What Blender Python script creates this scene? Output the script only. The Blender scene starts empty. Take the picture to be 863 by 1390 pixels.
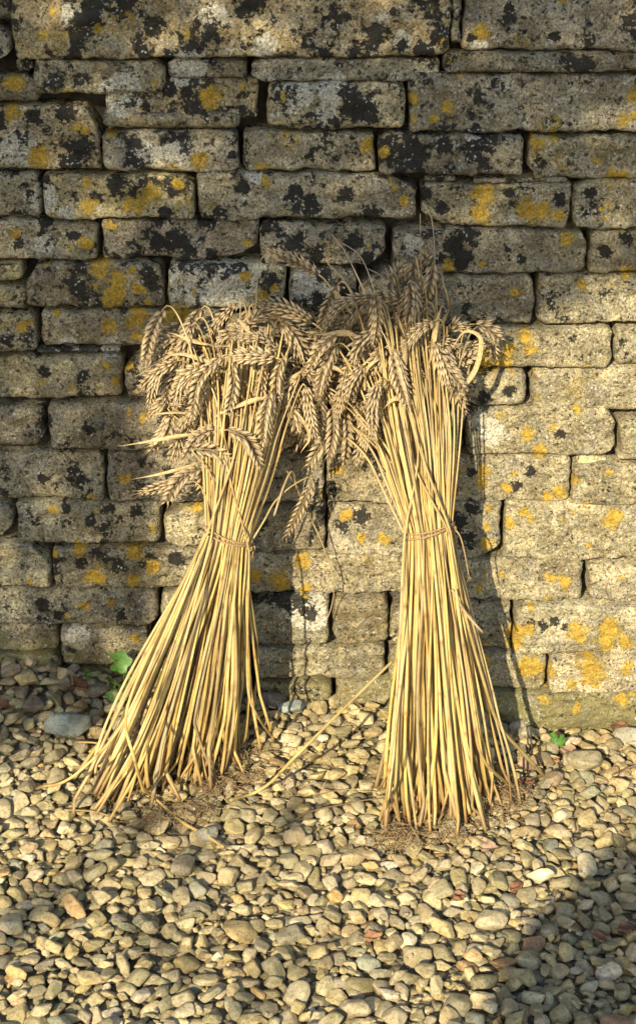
import bpy, math, random
import numpy as np
from mathutils import Vector
random.seed(7); rng = np.random.default_rng(7)
R = math.radians
scene = bpy.context.scene
col = scene.collection

# ------------------------------------------------------------------ camera
CAM = np.array([0.0, -2.4, 1.43]); PITCH = R(23.8); TAN = math.tan(R(16.3))
cam = bpy.data.cameras.new('camera'); co = bpy.data.objects.new('camera', cam); col.objects.link(co)
co.location = CAM; co.rotation_euler = (R(90) - PITCH, 0, 0)
cam.sensor_fit = 'VERTICAL'; cam.sensor_height = 24; cam.lens = 12 / TAN
cam.clip_start = 0.05; cam.clip_end = 500
scene.camera = co

def ray(px, py):
    x = (px - 431.5) / 695 * TAN; y = (695 - py) / 695 * TAN
    return np.array([x, math.cos(PITCH) + y * math.sin(PITCH), -math.sin(PITCH) + y * math.cos(PITCH)])
def P(px, py, y=0.0):                      # photo point at a depth plane
    d = ray(px, py); return CAM + d * ((y - CAM[1]) / d[1])
def topx(p):                               # world arrays -> photo coordinates
    q = p - CAM; c, s = math.cos(PITCH), math.sin(PITCH)
    f = q[..., 1] * c - q[..., 2] * s; u = q[..., 1] * s + q[..., 2] * c
    return 431.5 + q[..., 0] / f / TAN * 695, 695 - u / f / TAN * 695

# sun: from the left of the camera, low
AZ, EL = R(18), R(26)
SUN = np.array([-math.sin(AZ) * math.cos(EL), -math.cos(AZ) * math.cos(EL), math.sin(EL)])   # towards the sun

# ------------------------------------------------------------------ noise
_p = rng.permutation(256); PERM = np.concatenate([_p, _p, _p])
_g = rng.normal(size=(256, 3)); _g /= np.linalg.norm(_g, axis=1)[:, None]
def perlin(p):
    p = np.asarray(p, float); i = np.floor(p).astype(int); f = p - i; i = i & 255
    u = f * f * f * (f * (f * 6 - 15) + 10)
    out = 0
    for dx in (0, 1):
        for dy in (0, 1):
            for dz in (0, 1):
                h = PERM[PERM[PERM[i[..., 0] + dx] + ((i[..., 1] + dy) & 255)] + ((i[..., 2] + dz) & 255)]
                g = _g[h]
                w = (u[..., 0] if dx else 1 - u[..., 0]) * (u[..., 1] if dy else 1 - u[..., 1]) * (u[..., 2] if dz else 1 - u[..., 2])
                out = out + w * (g[..., 0] * (f[..., 0] - dx) + g[..., 1] * (f[..., 1] - dy) + g[..., 2] * (f[..., 2] - dz))
    return out * 1.6
def fbm(p, o=3):
    s = 0; a = 1.0; p = np.asarray(p, float)
    for k in range(o): s = s + a * perlin(p * 2 ** k + 17.3 * k); a *= .5
    return s

# ------------------------------------------------------------------ mesh helpers
def mesh_obj(name, V, F, m, parent=None, smooth=True, attrs=None, loc=None):
    """V n x 3, F: int array (m,3|4) or list of those"""
    if not isinstance(F, (list, tuple)): F = [F]
    V = np.asarray(V, np.float32)
    me = bpy.data.meshes.new(name)
    me.vertices.add(len(V)); me.vertices.foreach_set('co', V.ravel())
    idx = np.concatenate([f.ravel() for f in F]).astype(np.int32)
    tot = np.concatenate([np.full(len(f), f.shape[1]) for f in F]).astype(np.int32)
    st = np.concatenate([[0], np.cumsum(tot)[:-1]]).astype(np.int32)
    me.loops.add(len(idx)); me.loops.foreach_set('vertex_index', idx)
    me.polygons.add(len(tot)); me.polygons.foreach_set('loop_start', st); me.polygons.foreach_set('loop_total', tot)
    me.polygons.foreach_set('use_smooth', np.full(len(tot), smooth))
    me.update(calc_edges=True)
    for k, a in (attrs or {}).items():
        a = np.asarray(a, np.float32)
        if a.ndim == 1:
            at = me.attributes.new(k, 'FLOAT', 'POINT'); at.data.foreach_set('value', a)
        else:
            at = me.attributes.new(k, 'FLOAT_COLOR', 'POINT')
            at.data.foreach_set('color', np.concatenate([a, np.ones((len(a), 1), np.float32)], 1).ravel())
    me.materials.append(m)
    o = bpy.data.objects.new(name, me); col.objects.link(o)
    if loc is not None: o.location = loc
    if parent is not None: o.parent = parent
    return o
def tag(o, label=None, cat=None, group=None, kind=None):
    if label: o['label'] = label
    if cat: o['category'] = cat
    if group: o['group'] = group
    if kind: o['kind'] = kind
    return o
def empty(name, loc, label, cat, group=None):
    o = bpy.data.objects.new(name, None); col.objects.link(o); o.location = loc
    o.empty_display_size = .05
    return tag(o, label, cat, group)

def frames(path):
    path = np.asarray(path, float)
    T = np.gradient(path, axis=0); T /= np.linalg.norm(T, axis=1)[:, None] + 1e-12
    n = np.cross(T[0], [0.3, 1, 0.2]); n /= np.linalg.norm(n); N = [n]
    for t in T[1:]:
        n = N[-1] - t * np.dot(N[-1], t); n /= np.linalg.norm(n) + 1e-12; N.append(n)
    N = np.array(N); return T, N, np.cross(T, N)
def tube(path, rad, n=8, cap=True):
    path = np.asarray(path, float); rad = np.broadcast_to(rad, (len(path),)).astype(float)
    T, N, B = frames(path); a = np.linspace(0, 2 * np.pi, n, endpoint=False)
    V = path[:, None] + rad[:, None, None] * (np.cos(a)[None, :, None] * N[:, None] + np.sin(a)[None, :, None] * B[:, None])
    V = V.reshape(-1, 3); m = len(path)
    i = np.arange(m - 1)[:, None] * n; j = np.arange(n)[None]; k = (j + 1) % n
    F = np.stack([i + j, i + k, i + n + k, i + n + j], -1).reshape(-1, 4)
    if cap:
        V = np.vstack([V, path[0], path[-1]]); j = np.arange(n); k = (j + 1) % n
        F3 = np.vstack([np.stack([k, j, np.full(n, m * n)], 1), np.stack([(m - 1) * n + j, (m - 1) * n + k, np.full(n, m * n + 1)], 1)])
        return V, F, F3
    return V, F, np.zeros((0, 3), int)
class Acc:
    def __init__(s): s.V = []; s.Q = []; s.T = []; s.n = 0; s.A = {}
    def add(s, V, Q=None, T=None, **A):
        if Q is not None and len(Q): s.Q.append(np.asarray(Q) + s.n)
        if T is not None and len(T): s.T.append(np.asarray(T) + s.n)
        s.V.append(V); s.n += len(V)
        for k, a in A.items():
            a = np.asarray(a, float)
            if a.ndim == 0: a = np.full(len(V), a)
            elif a.ndim == 1 and len(a) == 3 and len(V) != 3: a = np.tile(a, (len(V), 1))
            s.A.setdefault(k, []).append(a)
    def build(s, name, m, parent=None, loc=None, smooth=True):
        F = []
        if s.Q: F.append(np.vstack(s.Q))
        if s.T: F.append(np.vstack(s.T))
        V = np.vstack(s.V)
        if loc is not None: V = V - np.asarray(loc)
        return mesh_obj(name, V, F, m, parent, smooth, {k: np.concatenate(a) for k, a in s.A.items()}, None if parent is not None else loc)

def catmull(pts, n):
    p = np.asarray(pts, float)
    if len(p) == 2: p = np.array([p[0], (p[0] + p[1]) / 2, p[1]])
    q = np.vstack([2 * p[0] - p[1], p, 2 * p[-1] - p[-2]])
    t = np.linspace(0, len(p) - 1 - 1e-6, n); i = t.astype(int); f = (t - i)[:, None]
    a, b, c, d = q[i], q[i + 1], q[i + 2], q[i + 3]
    return .5 * (2 * b + (c - a) * f + (2 * a - 5 * b + 4 * c - d) * f ** 2 + (3 * b - a - 3 * c + d) * f ** 3)
def hermite(a, b, ta, tb, n):
    t = np.linspace(0, 1, n)[:, None]
    return (2*t**3-3*t**2+1)*a + (t**3-2*t**2+t)*ta + (-2*t**3+3*t**2)*b + (t**3-t**2)*tb

# ------------------------------------------------------------------ material helpers
def new_mat(name):
    m = bpy.data.materials.new(name); m.use_nodes = True
    nt = m.node_tree; b = nt.nodes['Principled BSDF']; return m, nt, b
class NT:
    def __init__(s, nt): s.nt = nt; s.L = nt.links.new; s.N = nt.nodes
    def _s(s, sock, v):
        if hasattr(v, 'is_output'): s.L(v, sock)
        elif v is not None:
            sock.default_value = v
    def attr(s, n, fac=False):
        a = s.N.new('ShaderNodeAttribute'); a.attribute_name = n; return a.outputs['Fac' if fac else 'Color']
    def coord(s, scale=1.0, off=None, kind='Object'):
        t = s.N.new('ShaderNodeTexCoord').outputs[kind]
        g = s.N.new('ShaderNodeNewGeometry').outputs['Position'] if kind == 'World' else t
        return g
    def pos(s): return s.N.new('ShaderNodeNewGeometry').outputs['Position']
    def noise(s, v, scale, detail=4, rough=.6, dist=0, color=False):
        n = s.N.new('ShaderNodeTexNoise'); s.L(v, n.inputs['Vector'])
        n.inputs['Scale'].default_value = scale; n.inputs['Detail'].default_value = detail
        n.inputs['Roughness'].default_value = rough; n.inputs['Distortion'].default_value = dist
        return n.outputs['Color' if color else 'Fac']
    def vor(s, v, scale, feat='F1', out='Distance', rand=1):
        n = s.N.new('ShaderNodeTexVoronoi'); s.L(v, n.inputs['Vector']); n.feature = feat
        n.inputs['Scale'].default_value = scale; n.inputs['Randomness'].default_value = rand
        return n.outputs[out]
    def math(s, op, a, b=None, clamp=False):
        n = s.N.new('ShaderNodeMath'); n.operation = op; n.use_clamp = clamp
        s._s(n.inputs[0], a); s._s(n.inputs[1], b); return n.outputs[0]
    def vadd(s, a, b):
        n = s.N.new('ShaderNodeVectorMath'); n.operation = 'ADD'; s._s(n.inputs[0], a); s._s(n.inputs[1], b); return n.outputs[0]
    def vscale(s, a, f):
        n = s.N.new('ShaderNodeVectorMath'); n.operation = 'SCALE'; s._s(n.inputs[0], a); n.inputs['Scale'].default_value = f; return n.outputs[0]
    def step(s, v, lo, hi, a=0.0, b=1.0):
        n = s.N.new('ShaderNodeMapRange'); n.interpolation_type = 'SMOOTHSTEP'
        s._s(n.inputs['Value'], v); n.inputs['From Min'].default_value = lo; n.inputs['From Max'].default_value = hi
        n.inputs['To Min'].default_value = a; n.inputs['To Max'].default_value = b; return n.outputs[0]
    def mix(s, f, a, b, mode='MIX'):
        n = s.N.new('ShaderNodeMix'); n.data_type = 'RGBA'; n.blend_type = mode
        s._s(n.inputs[0], f)
        for k, v in ((6, a), (7, b)):
            if hasattr(v, 'is_output'): s.L(v, n.inputs[k])
            else: n.inputs[k].default_value = (*v, 1)
        return n.outputs[2]
    def bump(s, h, strength=.5, dist=.002, normal=None):
        n = s.N.new('ShaderNodeBump'); s._s(n.inputs['Height'], h); n.inputs['Strength'].default_value = strength
        n.inputs['Distance'].default_value = dist
        if normal is not None: s.L(normal, n.inputs['Normal'])
        return n.outputs[0]

# stone with lichens; attributes: tint (colour), lich (orange, black, pale), reg (moss, spots amount, spare)
def make_stone_mat():
    m, nt, b = new_mat('lichened limestone'); g = NT(nt); p = g.pos()
    sep = nt.nodes.new('ShaderNodeSeparateColor'); g.L(g.attr('lich'), sep.inputs[0]); o_, k_, pl_ = sep.outputs
    sep2 = nt.nodes.new('ShaderNodeSeparateColor'); g.L(g.attr('reg'), sep2.inputs[0]); moss_, amt_, rnd_ = sep2.outputs
    off = nt.nodes.new('ShaderNodeCombineXYZ'); g.L(g.math('MULTIPLY', rnd_, 37.0), off.inputs[0]); g.L(g.math('MULTIPLY', rnd_, 11.0), off.inputs[2])
    q = g.vadd(p, off.outputs[0])                                   # each stone its own pattern
    warp = g.vscale(g.vadd(g.noise(q, 90, 3, color=True), (-.5, -.5, -.5)), .010)
    qw = g.vadd(q, warp)
    n1 = g.noise(q, 14, 5, .65); n2 = g.noise(q, 60, 6, .7); n3 = g.noise(q, 270, 3, .65)
    n5 = g.noise(q, 560, 2, .6)
    n4 = g.noise(qw, 28, 5, .7)
    c = g.attr('tint')
    c = g.mix(g.step(n1, .38, .64), g.mix(1, c, (.66, .64, .60), 'MULTIPLY'), c)
    c = g.mix(g.step(n4, .45, .70, 0, .60), c, g.mix(1, c, (1.45, 1.36, 1.18), 'MULTIPLY'))
    c = g.mix(g.step(n2, .44, .66, 0, .72), c, g.mix(1, c, (.50, .48, .44), 'MULTIPLY'))
    # grey weathered film
    gv = g.noise(q, 22, 5, .75, .5)
    c = g.mix(g.step(gv, .50, .62, 0, .5), c, (.23, .22, .18))
    # pale crust
    pn = g.noise(qw, 34, 6, .72)
    pf = g.math('ADD', g.math('MULTIPLY', pl_, .9), g.math('ADD', pn, g.math('MULTIPLY', g.math('SUBTRACT', amt_, .45), .05)))
    c = g.mix(g.step(pf, .60, .69, 0, .8), c, g.mix(n2, (.40, .375, .29), (.58, .55, .44)))
    # fine salt & pepper pitting
    c = g.mix(g.step(n3, .54, .62, 0, .8), c, g.mix(1, c, (.32, .30, .27), 'MULTIPLY'))
    c = g.mix(g.step(n3, .36, .46, .8, 0), c, g.mix(1, c, (1.7, 1.68, 1.6), 'MULTIPLY'))
    c = g.mix(g.step(n5, .55, .66, 0, .6), c, g.mix(1, c, (.40, .38, .35), 'MULTIPLY'))
    c = g.mix(g.step(n5, .34, .44, .5, 0), c, g.mix(1, c, (1.5, 1.5, 1.45), 'MULTIPLY'))
    # moss
    mn = g.noise(qw, 45, 5, .7)
    mf = g.math('ADD', moss_, g.math('MULTIPLY', mn, .9))
    mossmask = g.math('MULTIPLY', g.step(mf, .68, .86, 0, .75), g.step(n2, .38, .58, .35, 1))
    c = g.mix(mossmask, c, g.mix(n3, (.12, .105, .03), (.27, .235, .10)))
    # black lichen: listed patches + scattered spots
    bn = g.noise(qw, 75, 6, .75); bn2 = g.noise(qw, 19, 4, .65)
    kf = g.math('ADD', g.math('MULTIPLY', k_, .62), g.math('ADD', g.math('MULTIPLY', g.math('SUBTRACT', bn, .5), 1.7), g.math('MULTIPLY', g.math('SUBTRACT', n3, .5), .7)))
    kf2 = g.math('ADD', g.math('MULTIPLY', g.math('SUBTRACT', bn, .5), 1.15),
                 g.math('ADD', g.math('MULTIPLY', g.math('SUBTRACT', bn2, .5), 1.5), g.math('MULTIPLY', amt_, .34)))
    km = g.math('MAXIMUM', g.step(kf, .20, .27), g.step(kf2, .24, .31))
    # round black dots
    vd = g.vor(qw, 95); vr = g.vor(qw, 95, out='Color')
    sr = nt.nodes.new('ShaderNodeSeparateColor'); g.L(vr, sr.inputs[0])
    dots = g.math('MULTIPLY', g.step(vd, .30, .22, 1, 0), g.step(g.math('ADD', sr.outputs[0], g.math('MULTIPLY', amt_, .3)), .86, .9))
    dots = g.math('MULTIPLY', g.step(vd, .22, .34, 1, 0), g.step(g.math('ADD', sr.outputs[0], g.math('MULTIPLY', amt_, .3)), .86, .9))
    km = g.math('MAXIMUM', km, g.math('MULTIPLY', dots, .8))
    c = g.mix(g.math('MULTIPLY', km, .95), c, g.mix(n3, (.007, .007, .006), (.030, .029, .025)))
    # white specks
    wd = g.vor(qw, 170); wr = g.vor(qw, 170, out='Color')
    sw = nt.nodes.new('ShaderNodeSeparateColor'); g.L(wr, sw.inputs[0])
    ws = g.math('MULTIPLY', g.step(wd, .18, .34, 1, 0), g.step(g.math('ADD', sw.outputs[1], g.math('MULTIPLY', g.math('SUBTRACT', bn2, .5), 1.2)), .80, .86))
    c = g.mix(g.math('MULTIPLY', ws, .8), c, (.52, .52, .47))
    # orange lichen: listed colonies + scattered small ones
    on = g.noise(qw, 150, 6, .8)
    of = g.math('ADD', o_, g.math('MULTIPLY', g.math('SUBTRACT', on, .5), 2.0))
    od = g.vor(qw, 30); orr = g.vor(qw, 30, out='Color')
    so = nt.nodes.new('ShaderNodeSeparateColor'); g.L(orr, so.inputs[0])
    small = g.math('MULTIPLY', g.step(g.math('ADD', od, g.math('MULTIPLY', g.math('SUBTRACT', on, .5), 1.3)), .15, .24, 1, 0), g.step(so.outputs[2], .90, .93))
    vc = g.vor(qw, 260); ved = g.vor(qw, 70)
    of = g.math('ADD', of, g.math('MULTIPLY', g.math('SUBTRACT', .42, ved), .55))
    om = g.math('MAXIMUM', g.step(of, .34, .50, 0, 1), g.math('MULTIPLY', small, .85))
    oc = g.mix(g.step(of, .35, .95), (.60, .42, .07), (.56, .32, .015))
    oc = g.mix(g.step(vc, .30, .62, 0, .75), oc, (.27, .19, .04))
    oc = g.mix(g.step(n3, .54, .64, 0, .6), oc, (.22, .15, .035))
    oc = g.mix(g.step(n2, .50, .66, 0, .6), oc, (.50, .33, .07))
    c = g.mix(g.math('MULTIPLY', om, g.step(n2, .30, .46, .62, .93)), c, oc)
    b.inputs['Roughness'].default_value = .92; b.inputs['Specular IOR Level'].default_value = .25
    g.L(c, b.inputs['Base Color'])
    h = g.math('ADD', g.math('MULTIPLY', n2, 1.0), g.math('MULTIPLY', n3, .55))
    h = g.math('ADD', h, g.math('MULTIPLY', g.math('ADD', om, km), .10))
    h = g.math('SUBTRACT', h, g.math('MULTIPLY', g.step(g.noise(q, 150, 2, .5), .62, .72), .45))
    g.L(g.bump(h, 1.0, .0055), b.inputs['Normal'])
    return m
def make_pebble_mat():
    m, nt, b = new_mat('river gravel'); g = NT(nt); p = g.pos()
    c = g.attr('tint')
    n1 = g.noise(p, 55, 5, .65); n2 = g.noise(p, 260, 5, .7); n3 = g.noise(p, 700, 3, .7)
    c = g.mix(g.step(n1, .38, .62), g.mix(1, c, (.72, .70, .64), 'MULTIPLY'), c)
    c = g.mix(g.step(n2, .52, .62, 0, .7), c, g.mix(1, c, (.50, .47, .40), 'MULTIPLY'))
    c = g.mix(g.step(g.noise(p, 120, 4, .7, 1), .52, .66, 0, .55), c, g.mix(1, c, (.62, .58, .44), 'MULTIPLY'))
    c = g.mix(g.step(n2, .28, .42, .5, 0), c, g.mix(1, c, (1.4, 1.36, 1.25), 'MULTIPLY'))
    c = g.mix(g.step(n3, .60, .70, 0, .6), c, g.mix(1, c, (.55, .52, .47), 'MULTIPLY'))
    g.L(c, b.inputs['Base Color']); b.inputs['Roughness'].default_value = .82; b.inputs['Specular IOR Level'].default_value = .3
    g.L(g.bump(g.math('ADD', n2, g.math('MULTIPLY', n3, .5)), .8, .0028), b.inputs['Normal'])
    return m
def make_soil_mat():
    m, nt, b = new_mat('dark grit'); g = NT(nt); p = g.pos()
    n1 = g.noise(p, 40, 5, .7); v = g.vor(p, 110, out='Color'); sv = nt.nodes.new('ShaderNodeSeparateColor'); g.L(v, sv.inputs[0])
    c = g.mix(g.step(n1, .35, .65), (.085, .07, .042), (.17, .145, .09))
    c = g.mix(g.step(sv.outputs[0], .5, 1, 0, .6), c, (.17, .15, .10))
    far = g.noise(p, 1.3, 4, .6)
    g.L(g.mix(g.step(far, .5, .7, 0, .3), c, (.09, .10, .04)), b.inputs['Base Color']); b.inputs['Roughness'].default_value = 1
    g.L(g.bump(g.math('ADD', n1, g.math('MULTIPLY', g.vor(p, 110), -1)), 1, .006), b.inputs['Normal'])
    return m
# straw: tint colour, dark (joint / root browning)
def make_straw_mat():
    m, nt, b = new_mat('straw'); g = NT(nt); p = g.pos()
    c = g.attr('tint'); d = g.attr('dark', True); t = g.attr('along', True)
    cx = nt.nodes.new('ShaderNodeCombineXYZ'); g.L(g.math('MULTIPLY', t, 1.0), cx.inputs[0])
    oi = nt.nodes.new('ShaderNodeObjectInfo'); g.L(g.math('MULTIPLY', oi.outputs['Random'], 50.0), cx.inputs[1]); g.L(g.math('MULTIPLY', g.attr('rnd', True), 9.0), cx.inputs[2])
    n1 = g.noise(cx.outputs[0], 14, 4, .6); n2 = g.noise(p, 420, 4, .7)
    c = g.mix(g.step(n1, .42, .66, 0, .8), c, g.mix(1, c, (.62, .55, .45), 'MULTIPLY'))
    c = g.mix(g.step(n1, .28, .42, .6, 0), c, g.mix(1, c, (1.2, 1.22, 1.25), 'MULTIPLY'))
    c = g.mix(g.step(n2, .52, .70, 0, .5), c, g.mix(1, c, (.66, .56, .42), 'MULTIPLY'))
    c = g.mix(d, c, (.17, .095, .038))
    g.L(c, b.inputs['Base Color']); b.inputs['Roughness'].default_value = .42; b.inputs['Specular IOR Level'].default_value = .45
    g.L(g.bump(n2, .25, .0008), b.inputs['Normal'])
    return m
def make_ear_mat():
    m, nt, b = new_mat('wheat ear'); g = NT(nt); p = g.pos()
    t = g.attr('g', True); oi = nt.nodes.new('ShaderNodeObjectInfo')
    n = g.noise(p, 350, 4, .7); n1 = g.noise(p, 60, 3, .6)
    c = g.mix(g.step(t, 0, .75), (.14, .09, .04), (.54, .41, .225))
    c = g.mix(g.step(n1, .4, .62, 0, .6), c, (.36, .29, .185))
    c = g.mix(g.step(oi.outputs['Random'], 0, 1, 0, .5), c, g.mix(1, c, (.66, .66, .68), 'MULTIPLY'))
    c = g.mix(g.step(n, .5, .68, 0, .55), c, g.mix(1, c, (.55, .5, .42), 'MULTIPLY'))
    g.L(c, b.inputs['Base Color']); b.inputs['Roughness'].default_value = .55; b.inputs['Specular IOR Level'].default_value = .3
    g.L(g.bump(n, .3, .0008), b.inputs['Normal'])
    return m
def plain_mat(name, c1, c2, scale=200, rough=.7, trans=0):
    m, nt, b = new_mat(name); g = NT(nt); n = g.noise(g.pos(), scale, 4, .65)
    g.L(g.mix(g.step(n, .35, .65), c1, c2), b.inputs['Base Color']); b.inputs['Roughness'].default_value = rough
    g.L(g.bump(n, .4, .001), b.inputs['Normal'])
    if trans: b.inputs['Transmission Weight'].default_value = 0
    return m
M_STONE = make_stone_mat(); M_PEB = make_pebble_mat(); M_SOIL = make_soil_mat(); M_STRAW = make_straw_mat(); M_EAR = make_ear_mat()
M_TWINE = plain_mat('jute twine', (.22, .14, .06), (.40, .28, .14), 600, .9)
M_ROOT = plain_mat('dry roots', (.17, .11, .05), (.33, .23, .115), 500, .9)
M_BLADE = plain_mat('dry wheat leaf', (.36, .25, .11), (.52, .40, .20), 260, .7)
M_GREEN = plain_mat('weed leaf', (.05, .13, .02), (.10, .22, .035), 180, .5)
M_BARK = plain_mat('bark', (.09, .07, .05), (.16, .13, .09), 30, .95)
M_CROWN = plain_mat('tree foliage', (.04, .08, .02), (.07, .12, .03), 8, .6)
M_DEAD = [plain_mat('russet dead leaf', (.17, .08, .04), (.30, .15, .07), 120, .75), plain_mat('brown dead leaf', (.12, .05, .025), (.22, .11, .05), 120, .75),
          plain_mat('pink dead leaf', (.28, .18, .11), (.38, .26, .17), 120, .75)]
M_CORE = plain_mat('dark rubble core', (.03, .026, .02), (.07, .06, .045), 60, 1)

# ------------------------------------------------------------------ ground shape
bp = [(-400, 890), (-30, 892), (90, 900), (210, 925), (345, 940), (450, 948), (600, 956), (680, 975), (760, 988), (900, 990), (1300, 990)]
bx = np.array([P(x, y)[0] for x, y in bp]); bz = np.array([P(x, y)[2] for x, y in bp])
def gh(x, y):
    return np.interp(x, bx, bz) * np.exp(-np.maximum(-np.asarray(y), 0) / .38)
def grd(px, py, it=12):                    # photo point on the smooth ground
    d = ray(px, py); z = 0
    for _ in range(it):
        p = CAM + d * ((z - CAM[2]) / d[2]); z = float(gh(p[0], p[1]))
    return p

# ------------------------------------------------------------------ the wall
ST = """-60,-60,17,30|-60,36,19,97|17,-60,613,80|614,-60,628,62|629,-60,930,71|20,78,46,101|46,80,226,128|227,80,338,110|339,78,598,112|600,70,930,99
-60,99,52,141|-60,142,136,231|141,103,352,164|138,152,328,176|360,111,551,176|553,99,930,181
138,176,325,234|328,179,510,234|512,180,709,238|711,181,930,244|575,239,620,249|640,241,770,249
-60,232,55,298|58,235,264,296|266,234,568,300|570,246,772,309|775,243,930,309
-60,300,134,354|137,298,350,354|352,302,524,361|532,310,796,373|798,310,930,371
-60,358,33,384|-60,386,40,420|35,355,226,418|228,354,389,421|392,363,486,428|488,364,590,440|590,373,726,441|728,372,930,441
-60,421,50,476|54,419,300,473|302,424,440,478|442,430,640,488|642,443,830,499|832,443,930,497|48,474,166,481
-60,482,167,543|169,480,330,541|332,482,480,546|482,492,626,550|628,501,714,552|722,497,930,561|716,556,760,562
-60,552,62,611|65,544,300,612|302,548,450,611|452,553,632,612|634,553,838,621|840,566,930,619
-60,614,142,681|144,613,290,682|292,615,440,683|442,616,606,682|608,616,774,684|776,626,930,687|783,622,826,638|836,614,866,624
-60,683,18,731|21,680,220,740|222,684,331,742|333,685,442,749|445,685,598,757|600,680,681,757|683,677,930,763
-60,734,71,797|73,741,333,801|335,750,552,809|554,758,791,816|795,765,930,819
-60,799,215,852|218,803,334,852|337,808,448,877|450,814,528,880|530,818,588,880|590,817,694,886|697,819,930,889
-60,848,80,887|82,851,204,874|84,866,338,905|345,879,524,923|527,882,636,937|640,886,743,936|746,888,930,940
-60,888,88,975|90,906,342,985|344,924,452,995|453,924,668,1010|650,938,930,1040|""".replace('\n', '|')
stones = [tuple(float(v) for v in s.split(',')) for s in ST.split('|') if s.strip()]
OR = """72,14,6;82,55,13r;60,48,8;135,38,7;168,36,16r;20,112,14;285,132,17;93,132,10;18,152,12;104,172,5;118,176,6;52,213,15;150,180,8;212,113,6;328,117,5;270,218,12;118,247,7;120,280,12;190,275,14;205,262,12
248,282,12r;240,250,8;175,280,8;393,190,10r;365,185,5;355,225,8;362,245,7;118,330,10;20,316,6;150,305,7;335,330,7;609,70,17r;655,45,10;650,38,8;708,55,9r;765,8,9r;607,146,10;560,132,11;590,160,6;745,168,13r;626,103,6
500,197,10;520,207,9;718,185,8;722,212,14r;730,195,10;752,186,8;765,220,11r;817,200,11r;807,219,6;845,165,12;860,130,10;862,155,6;655,265,15;653,290,14;715,285,17;735,283,13;758,293,9;825,252,8r;817,285,11r;850,290,8r
550,273,8;536,255,6;768,323,11;498,333,4;845,240,9;830,237,8;138,362,15;160,380,14;155,402,16;180,365,6;188,392,8;193,395,6;200,410,5;245,398,19r;335,375,8;355,400,10;372,392,6;348,415,8;190,428,15;178,438,9;184,456,8
147,441,10;77,425,6;30,445,8;42,438,5;230,428,12;247,428,12;176,497,9;145,498,6;157,518,7;97,528,4;170,650,8;130,530,4;197,567,7;175,562,5;72,693,7;207,718,5;606,360,9;655,362,6;712,458,11;690,475,11;720,475,10;686,492,10
655,492,17;668,482,14;645,478,10;697,395,4;705,399,5;795,507,11r;777,532,11r;781,555,6;716,592,11;732,612,10;750,580,5;760,667,10;742,676,8;688,664,8;655,655,8;657,640,9;694,508,4;810,655,8r;615,600,6;850,370,9;790,385,6
108,745,10;182,748,12;130,783,14;182,787,11;207,770,10;114,822,7;150,817,5;183,867,7;270,688,7;380,790,14;345,780,10;410,760,11;415,800,10;75,750,6;42,790,4;520,733,9;660,716,6;668,737,5;658,740,8;690,710,8;710,696,6
720,703,6;786,689,12r;830,705,13;745,785,8;765,790,9;680,780,5;650,800,5;842,785,7;720,826,6;705,862,13;715,855,10;785,858,14;825,855,16;820,872,12;848,872,10;718,905,17;740,912,10;850,905,10;805,915,17;797,900,13;640,905,12;655,898,10
782,960,8;740,950,9;842,950,9;697,870,12;690,855,8;545,445,8;560,425,7;470,700,8;490,730,7;460,640,8;400,700,7;780,650,6;700,640,5;665,690,5;800,740,5;620,790,6;775,930,6;590,905,8;520,600,8""".replace('\n', ';')
BK = """172,8,15;125,25,14;210,33,12;345,5,15;455,38,6;440,70,8;510,45,13;575,68,13;545,60,8;690,10,7;640,50,7;750,50,7;230,120,10;262,145,13;255,125,9;185,218,11;315,208,6;470,125,12;480,148,19;500,145,12;505,160,8;455,165,7;530,200,13
560,200,15;600,195,11;670,190,9;640,205,14;655,222,9;735,220,8;240,325,15;255,340,12;215,330,13;25,330,9;200,370,9;205,380,11;366,382,13;615,335,15;635,320,13;625,352,14;600,350,10;440,372,9;708,352,6;370,390,7;45,160,11;90,150,13;110,200,17;95,220,14
60,245,8;160,250,13;185,262,9;225,290,8;280,300,10;300,290,8;330,255,10;400,262,11;420,280,12;470,265,10;505,290,12;580,262,9;600,280,8;690,262,7;760,270,9;800,262,8;400,330,13;430,345,11;480,330,12;500,350,9;690,340,6;820,340,9;850,325,8
440,440,14;470,400,10;430,405,11;540,410,12;515,470,12;60,300,9;100,320,8;290,345,8;180,500,9;60,505,8;110,515,7;195,520,9;120,580,8;60,570,9;180,600,6;230,640,8;60,650,8;100,640,7;148,690,7;185,692,8;125,705,7;90,690,6;205,760,9;160,770,8;240,760,9
110,765,7;60,820,8;80,835,6;165,835,7;400,815,16;380,810,12;420,830,10;620,330,12;735,848,7;750,842,6;765,850,5;720,850,5;560,640,8;640,640,7;490,700,10;465,715,9;620,710,12;640,690,9;630,730,9;655,540,9;640,525,8;690,530,8;760,590,6;700,660,7;720,640,6""".replace('\n', ';')
PL = """255,92,20;165,128,22;60,268,16;22,205,20;90,290,10;195,210,16;240,205,14;400,130,18;450,120,16;440,155,12;345,235,9;640,560,12;665,585,14;260,375,22;300,390,26;420,385,18;430,400,14;250,860,10;108,865,12;650,60,7;640,210,6;640,185,8
560,330,10;100,20,12;130,12,10;360,60,12;290,20,14;545,55,10;420,830,20;405,820,18;60,330,10;700,300,8;95,470,10;150,470,10""".replace('\n', ';')
def blobs(s):
    out = []
    for t in s.split(';'):
        if not t.strip(): continue
        ring = t.endswith('r'); a = [float(v) for v in t.rstrip('r').split(',')]; out.append((*a, ring))
    return out
OR, BK, PL = blobs(OR), blobs(BK), blobs(PL)
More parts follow.
